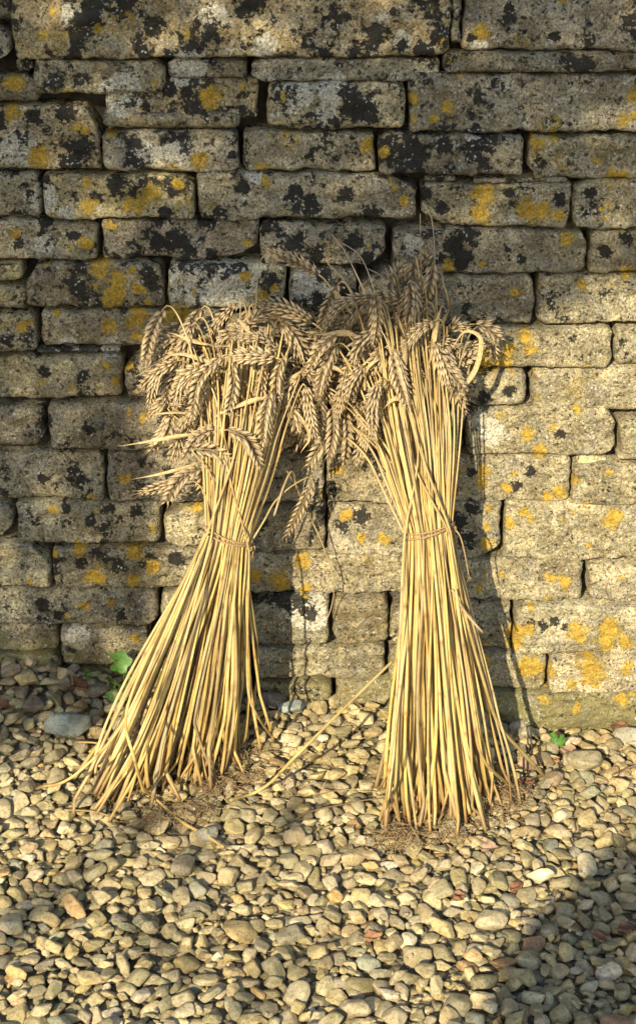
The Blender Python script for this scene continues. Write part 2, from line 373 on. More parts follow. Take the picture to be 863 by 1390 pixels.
def field(px, py, bl, seed):
    f = np.zeros_like(px)
    wx = 4 * fbm(np.stack([px / 11, py / 11, np.full_like(px, seed)], -1), 3); wy = 4 * fbm(np.stack([px / 11, py / 11, np.full_like(px, seed + 9)], -1), 3)
    for (x, y, r, ring) in bl:
        d = np.hypot(px + wx - x, py + wy - y) / (r * 1.17)
        v = np.clip(1.35 - d, 0, 1) * .9
        if ring: v = np.where(d < .72, v * (.30 + .45 * np.clip(.35 - d, 0, 1)), v)
        f = np.maximum(f, v)
    return f
def stone_arrays(x0, y0, x1, y1, sd, fine=True, jitter=True):
    """a rough block; x0..y1 in photo pixels on the wall plane. Returns V,F,attrs"""
    r_ = random.Random(sd)
    A = P(x0, y0); D = P(x1, y1)
    yc = (y0 + y1) / 2; X0, X1 = P(x0, yc)[0], P(x1, yc)[0]; Z0, Z1 = P(x0, y1)[2], P(x0, y0)[2]
    X0 += r_.uniform(.0010, .0026); X1 -= r_.uniform(.0010, .0026); Z0 += r_.uniform(.0012, .0020); Z1 -= r_.uniform(.0014, .0038) if y1 - y0 > 30 else .0008
    w, h = X1 - X0, Z1 - Z0
    step = .0026 if fine else .012
    nx = max(6, int(w / step)); nz = max(5, int(h / step))
    r = min(.0062 * r_.uniform(.6, 1.6), h * .38, w * .38)
    tx = np.linspace(0, w, nx + 1); tz = np.linspace(0, h, nz + 1)
    gx, gz = np.meshgrid(tx, tz)
    qx = np.clip((r - np.minimum(gx, w - gx)) / r, 0, 1) * np.where(gx < w / 2, -1, 1)
    qz = np.clip((r - np.minimum(gz, h - gz)) / r, 0, 1) * np.where(gz < h / 2, -1, 1)
    q = np.hypot(qx, qz); over = np.maximum(q, 1)
    gx = gx + (qx / over - qx) * r; gz = gz + (qz / over - qz) * r
    dep = r * (1 - np.sqrt(np.clip(1 - np.minimum(q, 1) ** 2, 0, 1)))
    # broken corners
    wk = .5 * r_.uniform(-.05, .05); sl_t, sl_b = r_.uniform(-.018, .018), r_.uniform(-.012, .012)
    for cx_, cz_ in ((0, 0), (0, 1), (1, 0), (1, 1)):
        k = min(r_.choice([.002, .004, .006, .009, .024]) * r_.uniform(.6, 1.1), h * (.5 if h > .048 else .28)); asp = r_.uniform(.6, 2.2)
        dx = (w - gx if cx_ else gx) / asp; dz = h - gz if cz_ else gz
        e = np.clip(k - dx - dz, 0, None) / 2
        gx = gx + e * asp * (-1 if cx_ else 1); gz = gz + e * (-1 if cz_ else 1); dep = dep + e * .35
    gz = gz + (gx - w / 2) * (sl_t * gz / h + sl_b * (1 - gz / h)) * min(1, h / .05)
    # add side ring
    def pad(a): return np.pad(a, 1, mode='edge')
    gx, gz, dep = pad(gx), pad(gz), pad(dep); dep0 = dep.copy()
    edge = np.zeros_like(dep, bool); edge[0] = edge[-1] = True; edge[:, 0] = edge[:, -1] = True
    dep[edge] = .10
    X = X0 + gx; Z = Z0 + gz
    s3 = sd * 3.7
    # irregular outline: strongest at the rim
    big = 1.0
    wx = fbm(np.stack([X * 16, Z * 16 , np.full_like(X, s3)], -1), 3); wz = fbm(np.stack([X * 16, Z * 16, np.full_like(X, s3 + 5)], -1), 3)
    fx = fbm(np.stack([X * 75, Z * 75, np.full_like(X, s3 + 1)], -1), 2); fz = fbm(np.stack([X * 75, Z * 75, np.full_like(X, s3 + 7)], -1), 2)
    am = min(1, h / .05)
    X = X + (wx * .0038 + fx * .0016) * am; Z = Z + (wz * .0036 + fz * .0016) * am
    tilt = r_.uniform(-.05, .05); tz_ = r_.uniform(-.10, .06); base = r_.uniform(-.007, .005)
    f1 = fbm(np.stack([X * 13, Z * 22, np.full_like(X, s3 + 2)], -1), 3)
    f2 = fbm(np.stack([X * 60, Z * 75, np.full_like(X, s3 + 3)], -1), 3)
    f3 = fbm(np.stack([X * 190, Z * 210, np.full_like(X, s3 + 4)], -1), 2)
    chip = np.clip(fbm(np.stack([X * 28, Z * 32, np.full_like(X, s3 + 8)], -1), 2) - .25, 0, 1)
    # bedding laminations, slightly inclined
    lam = perlin(np.stack([X * 5 + 3, Z * 130 + 2 * wx, np.full_like(X, s3 + 6)], -1))
    lamw = np.clip(fbm(np.stack([X * 8, Z * 8, np.full_like(X, s3 + 11)], -1), 2) + .1, 0, 1)
    Y = base + dep + (gx - w / 2) * tilt * .5 + (gz - h / 2) * tz_ + f1 * .0052 + f2 * .0025 + f3 * .0011 + chip * .010 + lam * lamw * .0022
    V = np.stack([X, Y, Z], -1).reshape(-1, 3)
    m, n = X.shape
    i = np.arange(m - 1)[:, None] * n; j = np.arange(n - 1)[None]
    F = np.stack([i + j, i + j + 1, i + n + j + 1, i + n + j], -1).reshape(-1, 4)
    px, py = topx(V)
    # pigment
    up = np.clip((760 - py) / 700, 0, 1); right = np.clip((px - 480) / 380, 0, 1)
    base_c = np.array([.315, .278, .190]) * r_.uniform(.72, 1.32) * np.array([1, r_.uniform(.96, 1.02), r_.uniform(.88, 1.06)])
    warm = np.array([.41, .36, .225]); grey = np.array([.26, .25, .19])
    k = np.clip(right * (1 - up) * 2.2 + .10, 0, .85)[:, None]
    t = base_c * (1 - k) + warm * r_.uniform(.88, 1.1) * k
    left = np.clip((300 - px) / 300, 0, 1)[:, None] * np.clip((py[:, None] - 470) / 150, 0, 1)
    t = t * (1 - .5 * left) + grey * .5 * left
    cn = fbm(np.stack([V[:, 0] * 9, V[:, 2] * 9, np.full(len(V), s3)], -1), 3)
    t = t * (1 + .22 * cn[:, None])
    if (x0, y0) in TINT: t = t * np.array(TINT[(x0, y0)])
    fo, fk, fp = (field(px, py, b_, sd_) for b_, sd_ in ((OR, 1.5), (BK, 4.5), (PL, 8.5)))
    hz = V[:, 2] - gh(V[:, 0], 0)
    moss = np.clip(.34 - hz * 5.0, -.3, .30) + .12 * (px > 400) * (hz < .08)
    moss += .22 * np.clip((dep.ravel() > .004) * (py > 420), 0, 1)
    if (x0, y0) in MOSSY: moss += .14
    amt = np.clip(.20 + .38 * up - .50 * right * (1 - up) , -.2, 1)
    amt = amt + (r_.random() - .5) * .35
    rnd = np.full(len(V), (sd * .6180339) % 1)
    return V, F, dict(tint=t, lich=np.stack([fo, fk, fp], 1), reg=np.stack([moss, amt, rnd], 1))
TINT = {(228, 354): (1.75, 1.8, 1.9), (392, 363): (1.25, 1.3, 1.35), (141, 103): (1.5, 1.4, 1.2), (360, 111): (1.5, 1.5, 1.45), (17, -60): (1.25, 1.15, 1.0), (783, 622): (1.7, 1.7, 1.6),
        (795, 765): (1.2, 1.2, 1.2), (697, 819): (1.1, 1.12, 1.15), (746, 888): (1.15, 1.12, 1.1), (650, 938): (.8, .82, .7), (-60, 888): (.7, .75, .6), (90, 906): (.65, .7, .55),
        (-60, 386): (1.2, 1.2, .9), (-60, 358): (1.1, 1.1, .85), (48, 474): (.35, .38, .42), (-60, 142): (1.15, 1.1, 1.0), (58, 235): (1.2, 1.15, 1.0), (450, 814): (1.2, 1.15, 1)}
MOSSY = {(450, 814), (650, 938), (453, 924), (90, 906), (-60, 888), (84, 866), (-60, 848), (-60, 386), (344, 924)}
wall = empty('stone_wall', (0, 0, 0), 'old coursed limestone wall spotted with orange and black lichen behind the wheat sheaves', 'wall')
wall['kind'] = 'thing'
area = [max(0, min(x1, 863) - max(x0, 0)) * max(0, min(y1, 985) - max(y0, 0)) for (x0, y0, x1, y1) in stones]
order = sorted(range(len(stones)), key=lambda i: -area[i]); ind = set(order[:98])
rest = Acc()
for i, s in enumerate(stones):
    V, F, A = stone_arrays(*s, i + 1)
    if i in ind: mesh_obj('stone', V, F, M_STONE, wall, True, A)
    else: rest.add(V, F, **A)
# beyond the frame the same coursing goes on
rr = random.Random(3)
rows = [(-60, 70), (72, 150), (152, 232), (234, 300), (302, 360), (362, 420), (422, 480), (482, 545), (547, 612), (614, 682), (684, 745), (747, 800), (802, 850), (852, 900), (902, 1040)]
def run(x, xe, y0, y1):
    global sd
    while x < xe:
        w = rr.uniform(120, 270); e = min(x + w, xe)
        if xe - e < 60: e = xe
        V, F, A = stone_arrays(x, y0, e - 2, y1, sd, False); rest.add(V, F, **A); sd += 1; x = e
sd = 500
for (a, b) in rows: run(-900, -62, a, b); run(932, 1760, a, b)
yy = -62
while yy > -620:
    h = rr.uniform(58, 90); run(-900, 1760, yy - h, yy - 2); yy -= h
tag(rest.build('stones', M_STONE, wall), kind='stuff')
zt = P(0, yy)[2]
cv = np.array([[sx, sy, sz] for sz in (-.12, zt) for sy in (.055, .45) for sx in (-1.65, 1.65)], float)
mesh_obj('rubble_core', cv, np.array([[0, 1, 5, 4], [1, 3, 7, 5], [3, 2, 6, 7], [2, 0, 4, 6], [4, 5, 7, 6], [0, 2, 3, 1]]), M_CORE, wall, False)

# ------------------------------------------------------------------ ground and gravel
gxs = np.unique(np.concatenate([np.linspace(-2.5, 2.5, 90), -np.geomspace(2.5, 80, 16), np.geomspace(2.5, 80, 16)]))
gys = np.unique(np.concatenate([np.linspace(-3, .4, 60), -np.geomspace(3, 80, 16), np.geomspace(.4, 80, 14)]))
GX, GY = np.meshgrid(gxs, gys); GZ = gh(GX, GY) - .011 + .003 * perlin(np.stack([GX * 9, GY * 9, GX * 0], -1))
m_, n_ = GX.shape; i = np.arange(m_ - 1)[:, None] * n_; j = np.arange(n_ - 1)[None]
tag(mesh_obj('ground', np.stack([GX, GY, GZ], -1).reshape(-1, 3), np.stack([i + j, i + j + 1, i + n_ + j + 1, i + n_ + j], -1).reshape(-1, 4), M_SOIL), kind='structure')

def ico(sub):
    import bmesh
    bm = bmesh.new(); bmesh.ops.create_icosphere(bm, subdivisions=sub, radius=1)
    V = np.array([v.co[:] for v in bm.verts]); F = np.array([[v.index for v in f.verts] for f in bm.faces]); bm.free()
    V /= np.linalg.norm(V, axis=1)[:, None]; return V, F
ICO = {k: ico(k + 1) for k in (2, 3, 1)}
def pebble_shape(sd, lvl, sharp=18):
    r = np.random.default_rng(sd); V, F = ICO[lvl]
    n = r.normal(size=(10, 3)); n /= np.linalg.norm(n, axis=1)[:, None]; n = np.vstack([n, -n[:5]])
    d = r.uniform(.62, 1.02, len(n))
    t = np.clip(V @ n.T, 0, None) / d
    rad = 1 / (np.sum(t ** sharp, 1) ** (1 / sharp) + 1e-9); rad = np.minimum(rad, 1.25)
    rad = rad * (1 + .035 * fbm(V * 1.9 + sd, 2) + .012 * perlin(V * 7 + sd))
    W = V * rad[:, None]; return W / np.abs(W).max(0)
NP_ = 46
PROTO = {l: [pebble_shape(s, l) for s in range(NP_)] for l in (2, 3, 1)}
def rotm(ax, ay, az):
    ca, sa, cb, sb, cc, sc = math.cos(ax), math.sin(ax), math.cos(ay), math.sin(ay), math.cos(az), math.sin(az)
    return np.array([[cc, -sc, 0], [sc, cc, 0], [0, 0, 1]]) @ np.array([[cb, 0, sb], [0, 1, 0], [-sb, 0, cb]]) @ np.array([[1, 0, 0], [0, ca, -sa], [0, sa, ca]])
CELL = .004; HX0, HX1, HY0, HY1 = -1.02, 1.02, -1.2, .03
hxs = np.arange(HX0, HX1, CELL); hys = np.arange(HY0, HY1, CELL)
HX, HY = np.meshgrid(hxs, hys); H = gh(HX, HY) - .018
def hf(x, y):
    a = int((x - HX0) / CELL); b = int((y - HY0) / CELL)
    if 0 <= a < len(hxs) and 0 <= b < len(hys): return H[b, a]
    return float(gh(x, y))
PCOL = np.array([[.42, .36, .235], [.34, .30, .20], [.48, .42, .29], [.29, .27, .195], [.38, .34, .25], [.44, .37, .22], [.36, .325, .225], [.54, .50, .39], [.46, .33, .18], [.32, .22, .14], [.28, .285, .23]])
PW = np.array([5, 5, 4, 3, 4, 4, 3, 1.2, .5, .25, 1.2]); PW /= PW.sum()
gravel = Acc()
def drop(x, y, a, b, c, M, sink=.36):
    """rest height of an ellipsoid of half axes on the height map"""
    e = max(a, b); x0 = int((x - e - HX0) / CELL); x1 = int((x + e - HX0) / CELL) + 1; y0 = int((y - e - HY0) / CELL); y1 = int((y + e - HY0) / CELL) + 1
    if x0 < 0 or y0 < 0 or x1 >= len(hxs) or y1 >= len(hys): return None
    sx = HX[y0:y1, x0:x1] - x; sy = HY[y0:y1, x0:x1] - y
    ca, sa = M
    u = (sx * ca + sy * sa) / a; v = (-sx * sa + sy * ca) / b
    q = 1 - u * u - v * v; k = q > 0.02
    th = c * np.sqrt(np.clip(q, 0, 1))
    z = H[y0:y1, x0:x1] + th
    zz = z[k]
    if len(zz) < 3: return None
    return np.percentile(zz, 100 * (1 - sink)), (slice(y0, y1), slice(x0, x1)), th, k
def place_pebble(lvl, x, y, z, a, b, c, ang, tilt, tint, acc=None, shape=None):
    W = PROTO[lvl][shape if shape is not None else random.randrange(NP_)]
    Mx = rotm(tilt[0], tilt[1], ang); V = (W * np.array([a, b, c])) @ Mx.T + np.array([x, y, z])
    (acc or gravel).add(V, None, ICO[lvl][1], tint=np.tile(tint, (len(V), 1)))
def ptint():
    return PCOL[rng.choice(len(PCOL), p=PW)] * np.array([1.34, 1.27, 1.09]) * rng.uniform(.74, 1.16) * np.array([1, rng.uniform(.96, 1.03), rng.uniform(.88, 1.08)])
NPEB = 14500
for n in range(NPEB):
    u = random.random()
    a = .0062 + .0115 * random.random() ** 1.15 + (random.random() < .10) * .006
    if n > NPEB * .90: a = random.uniform(.0028, .0065)
    if n < NPEB * .3: a *= .8
    b = a * random.uniform(.55, .92); c = a * random.uniform(.34, .62)
    best = None
    for t in range(9):
        x = random.uniform(HX0 + .03, HX1 - .03); y = random.uniform(HY0 + .03, -.004)
        ang = random.uniform(0, math.pi); M = (math.cos(ang), math.sin(ang))
        r = drop(x, y, a, b, c, M)
        if r is None: continue
        sc = r[0] - gh(x, y) + c * .3
        if best is None or sc < best[0]: best = (sc, x, y, ang, r)
    if best is None: continue
    _, x, y, ang, (z, sl, th, k) = best
    Hs = H[sl]; top = z + th; Hs[k] = np.maximum(Hs[k], (top - .0)[k])
    vis = abs(x) < .60 and y > -.86
    place_pebble(3 if (vis and n > NPEB * .42) else 2 if vis else 1, x, y, z, a, b, c, ang, (random.gauss(0, .26), random.gauss(0, .26)), ptint())
for x in np.arange(-2.3, 2.3, .026):                                # gravel outside the frame
    for y in np.arange(-2.6, 0, .026):
        if HX0 + .02 < x < HX1 - .02 and y > HY0 + .02: continue
        a = random.uniform(.011, .020)
        X_, Y_ = x + random.uniform(-.01, .01), min(y + random.uniform(-.01, .01), -.01)
        place_pebble(1, X_, Y_, gh(X_, Y_) + random.uniform(-.004, .010), a, a * random.uniform(.65, .95), a * .6, random.uniform(0, 3), (0, random.uniform(-.3, .3)), ptint())
tag(gravel.build('gravel', M_PEB), kind='stuff')
def surf(px, py, lift=0.0):
    d = ray(px, py); z = 0
    for _ in range(25):
        p = CAM + d * ((z - CAM[2]) / d[2]); z = .5 * z + .5 * (hf(p[0], p[1]) + lift)
    return p

# larger stones that stand out of the gravel
ROCKS = [(93, 985, 62, 36, (.33, .36, .31), 'large pale grey angular rock on the gravel, beside the sheaf with the widest foot', .2),
 (49, 960, 36, 30, (.20, .165, .125), 'dull brown rounded rock on the gravel near the wall base', .4),
 (90, 920, 22, 32, (.24, .22, .16), 'upright grey stone nearest the green weed at the wall foot', 1.2),
 (16, 915, 26, 34, (.24, .20, .15), 'tan upright stone leaning against the wall foot beside the brown leaf', 1.3),
 (131, 940, 40, 22, (.33, .30, .21), 'buff flat stone on the gravel just below the green weed', .1),
 (395, 963, 34, 22, (.36, .40, .36), 'bluish white rock in the shadow between the two sheaves', -.1),
 (372, 945, 30, 34, (.25, .24, .19), 'grey blocky stone against the wall between the two sheaves', 1.0),
 (856, 1003, 46, 34, (.46, .44, .35), 'big pale rounded rock at the foot of the mossy stone', .1),
 (793, 1034, 46, 28, (.38, .33, .21), 'long smooth buff cobble near the pink dead leaf', -.3),
 (750, 1060, 38, 24, (.41, .31, .19), 'oval orange-tinted cobble beside the outermost bent stalk', -.15),
 (338, 1112, 34, 22, (.41, .35, .22), 'smooth yellow-buff cobble just beyond the long bent fallen stalk', -.1),
 (283, 1140, 34, 26, (.38, .36, .29), 'pale flat stone under the end of the long bent stalk', -.4),
 (263, 1238, 30, 26, (.27, .25, .18), 'squarish grey cobble in the gravel below the bent stalk', .3),
 (108, 1247, 36, 28, (.26, .24, .17), 'broad olive-grey cobble low in the shaded gravel', .4),
 (395, 1272, 40, 24, (.35, .31, .21), 'buff oblong cobble low in the gravel between the sheaves', .1)]
rk = 0
for (px, py, w, h, c, lab, ang) in ROCKS:
    p = surf(px, py, -.002); k = np.linalg.norm(p - CAM) * TAN / 695
    a = w * k * .52; up_ = h * k
    b = a * .72; cc = min(up_ * .42, a * .7); 
    tl = (random.uniform(-.1, .1), random.uniform(-.15, .15))
    if h > w: b = a * .8; cc = up_ * .45; tl = (.35, .1)
    if p[1] + b > -.004: p[1] = -.004 - b
    z = hf(p[0], p[1]) + cc * .15
    Mx = rotm(tl[0], tl[1], ang if h <= w else .3); W = pebble_shape(900 + rk, 3, 14)
    V = (W * np.array([a, b, cc])) @ Mx.T
    mesh_obj('rock', V, ICO[3][1], M_PEB, None, True, {'tint': np.tile(c, (len(V), 1))}, (p[0], p[1], z))
    o = bpy.data.objects['rock' if rk == 0 else 'rock.%03d' % rk]; tag(o, lab, 'rock', 'larger stones lying on the gravel'); rk += 1

# ------------------------------------------------------------------ wheat sheaves
STRAW = np.array([[.64, .47, .17], [.57, .41, .15], [.69, .54, .24], [.53, .39, .16], [.46, .38, .16], [.62, .47, .21], [.38, .31, .17], [.65, .49, .18]])
def norm(v): v = np.asarray(v, float); return v / (np.linalg.norm(v) + 1e-12)
def stalk_geo(path, r0, r1, tint, root=.25, ripe=0, seed=0, win=2):
    path = np.array(path); fl = np.array([hf(p[0], p[1]) for p in path]) + r0
    w_ = np.maximum(path[:, 2], fl) - path[:, 2]
    if w_.max() > 0:
        K = 5 * win; wp = np.pad(w_, K, mode='edge'); n_ = len(w_)
        w_ = np.maximum.reduce([wp[i_:i_ + n_] * (.5 + .5 * math.cos(math.pi * (i_ - K) / (K + 1))) ** .6 for i_ in range(2 * K + 1)])
        wp = np.pad(w_, 3, mode='edge'); w_ = sum(wp[i_:i_ + n_] for i_ in range(7)) / 7; path[:, 2] += w_
    """hollow-looking straw with joints"""
    r_ = np.random.default_rng(seed)
    L = np.concatenate([[0], np.cumsum(np.linalg.norm(np.diff(path, axis=0), axis=1))]); n = len(path)
    rad = r0 + (r1 - r0) * np.clip(L / L[-1], 0, 1) ** 1.3
    joints = []; s = r_.uniform(.015, .05)
    while s < L[-1] * .85: joints.append(s); s += r_.uniform(.09, .19)
    dark = np.clip(.60 - L / .10, 0, 1) * root * 2
    seg = np.searchsorted(joints, L); sm_ = r_.uniform(.72, 1.16, len(joints) + 1); sh_ = r_.uniform(.90, 1.16, len(joints) + 1); hue = r_.uniform(0, 1, len(joints) + 1) ** 3
    rad = rad * sh_[seg]
    for j in joints:
        d = np.abs(L - j); rad = rad * (1 + .28 * np.exp(-(d / .0035) ** 2)); dark = np.maximum(dark, .75 * np.exp(-(d / .004) ** 2))
        # sheath edge above joints
        rad = rad * (1 + .07 * ((L > j) & (L < j + .06)))
    V, Q, T = tube(path, rad, 8)
    rp = lambda a: np.concatenate([np.repeat(a, 8), [a[0], a[-1]]])
    gray = np.clip((L / L[-1] - .62) / .3, 0, 1)[:, None]
    tint = (tint[None] * sm_[seg][:, None]); tint = tint * (1 - .4 * hue[seg][:, None]) + np.array([.46, .38, .22])[None] * .4 * hue[seg][:, None]
    tt = tint * (1 - gray * .35) + np.array([.36, .27, .14])[None] * gray * .35
    return V, Q, T, dict(tint=np.concatenate([np.repeat(tt, 8, 0), tt[:1], tt[-1:]]), dark=np.clip(rp(dark), 0, 1), along=rp(L), rnd=np.full(len(V), r_.random()))
def resample(path, step):
    L = np.concatenate([[0], np.cumsum(np.linalg.norm(np.diff(path, axis=0), axis=1))]); n = max(4, int(L[-1] / step))
    t = np.linspace(0, L[-1], n); return np.stack([np.interp(t, L, path[:, k]) for k in range(3)], 1)
# floret template along +X
_s = np.array([0, .12, .35, .6, .82, 1.0]); _r = np.array([.25, .75, 1, .85, .45, .05]); _a = np.linspace(0, 2 * np.pi, 7, endpoint=False)
FV = np.array([[s, r * math.cos(a), r * math.sin(a)] for s, r in zip(_s, _r) for a in _a]); FG = np.repeat(_s, 7)
_i = np.arange(5)[:, None] * 7; _j = np.arange(7)[None]; FQ = np.stack([_i + _j, _i + (_j + 1) % 7, _i + 7 + (_j + 1) % 7, _i + 7 + _j], -1).reshape(-1, 4)
AV = np.array([[0, .5, 0], [0, -.5, .4], [0, 0, -.6], [1, 0, 0]]); AT = np.array([[0, 1, 3], [1, 2, 3], [2, 0, 3]])
def ear_geo(pts, seed, size=1.0):
    r_ = random.Random(seed); path = resample(catmull(pts, 40), .001)
    L = len(path) * .001; T, N, B = frames(path)
    a0 = r_.uniform(0, math.pi); n_ = int(L / .0044); acc = Acc()
    c0, s0 = math.cos(a0), math.sin(a0)
    V, Q, T3 = tube(path[::4] if len(path) > 12 else path, .0012, 6); acc.add(V, Q, T3, g=.2)
    W = .0115 * size
    for k in range(n_):
        f = k / max(1, n_ - 1); i = min(len(path) - 1, int(f * (len(path) - 3)) + 1)
        sgn = 1 if k % 2 else -1
        t = T[i]; n = N[i] * c0 + B[i] * s0; b = -N[i] * s0 + B[i] * c0
        env = (.62 + .55 * math.sin(math.pi * min(1, f * .85 + .14))) * (1 - .35 * f ** 4) * size
        nf = 4 if r_.random() < .5 else 3
        for q in range(nf):
            jj = (q - (nf - 1) / 2) / ((nf - 1) / 2)
            out = .62 + r_.uniform(-.12, .12) + .06 * abs(jj)
            d = norm(t * math.cos(out) + sgn * b * math.sin(out) * .78 + n * jj * .33 * math.sin(out) * 1.6)
            side = norm(np.cross(d, n)); up = np.cross(side, d)
            ln = .0132 * env * r_.uniform(.88, 1.15); wd = .0026 * env * r_.uniform(.9, 1.1)
            o = path[i] + sgn * b * .0023 * env + n * jj * .0038 * env + t * (.0014 * (1 - abs(jj)))
            V = o + FV[:, :1] * ln * d + FV[:, 1:2] * wd * side + FV[:, 2:] * wd * .85 * up
            V = V + (FV[:, :1] ** 2) * ln * .16 * (t - d * .5)
            acc.add(V, FQ, None, g=FG)
            if r_.random() < .85:
                tip = o + ln * .97 * d; al = r_.uniform(.003, .009) * (1 + 1.6 * (f > .8))
                dd = norm(d + t * .8); acc.add(tip + AV[:, :1] * al * dd + (AV[:, 1:2] * side + AV[:, 2:] * up) * .0005, None, AT, g=.9)
    return acc
def blade(pts, w, seed, tw=1.2):
    """dry leaf: folded ribbon with a mid rib"""
    r_ = random.Random(seed); path = catmull(pts, 36); T, N, B = frames(path); acc = Acc(); n = len(path); t = np.linspace(0, 1, n)
    a = r_.uniform(0, 6) + tw * t * 3
    nn = N * np.cos(a)[:, None] + B * np.sin(a)[:, None]; bb = -N * np.sin(a)[:, None] + B * np.cos(a)[:, None]
    ww = w * np.minimum(1, t * 6 + .3) * (1 - t ** 2.2 * .95)
    rows = np.stack([path + nn * (u * ww)[:, None] + bb * (abs(u) * ww * .45)[:, None] for u in (-1, -.5, 0, .5, 1)], 1)
    back = rows - bb[:, None] * .0004
    for Vv, fl in ((rows, 0), (back, 1)):
        V = Vv.reshape(-1, 3); i = np.arange(n - 1)[:, None] * 5; j = np.arange(4)[None]
        F = np.stack([i + j, i + j + 1, i + 5 + j + 1, i + 5 + j], -1).reshape(-1, 4)
        acc.add(V, F[:, ::-1] if fl else F)
    return acc
def root_tuft(p, seed, n=40, r=.02):
    r_ = np.random.default_rng(seed); acc = Acc()
    for k in range(n):
        d = norm(np.array([r_.normal() * 1.0, r_.normal() * 1.0, -.55 + r_.normal() * .35])); l = r * r_.uniform(.5, 1.5)
        q = p + np.array([r_.normal() * .55, r_.normal() * .3, r_.normal() * .12]) * r
        side = norm(np.cross(d, r_.normal(size=3))); pts = [q, q + d * l * .5 + side * l * .22, q + d * l - side * l * r_.uniform(-.3, .3)]
        pts = np.array(pts); 
        for v in pts: v[2] = max(v[2], hf(v[0], v[1]) - .002)
        V, Q, T = tube(catmull(pts, 7), np.linspace(.0006, .0003, 7), 4); acc.add(V, Q, T)
    return acc

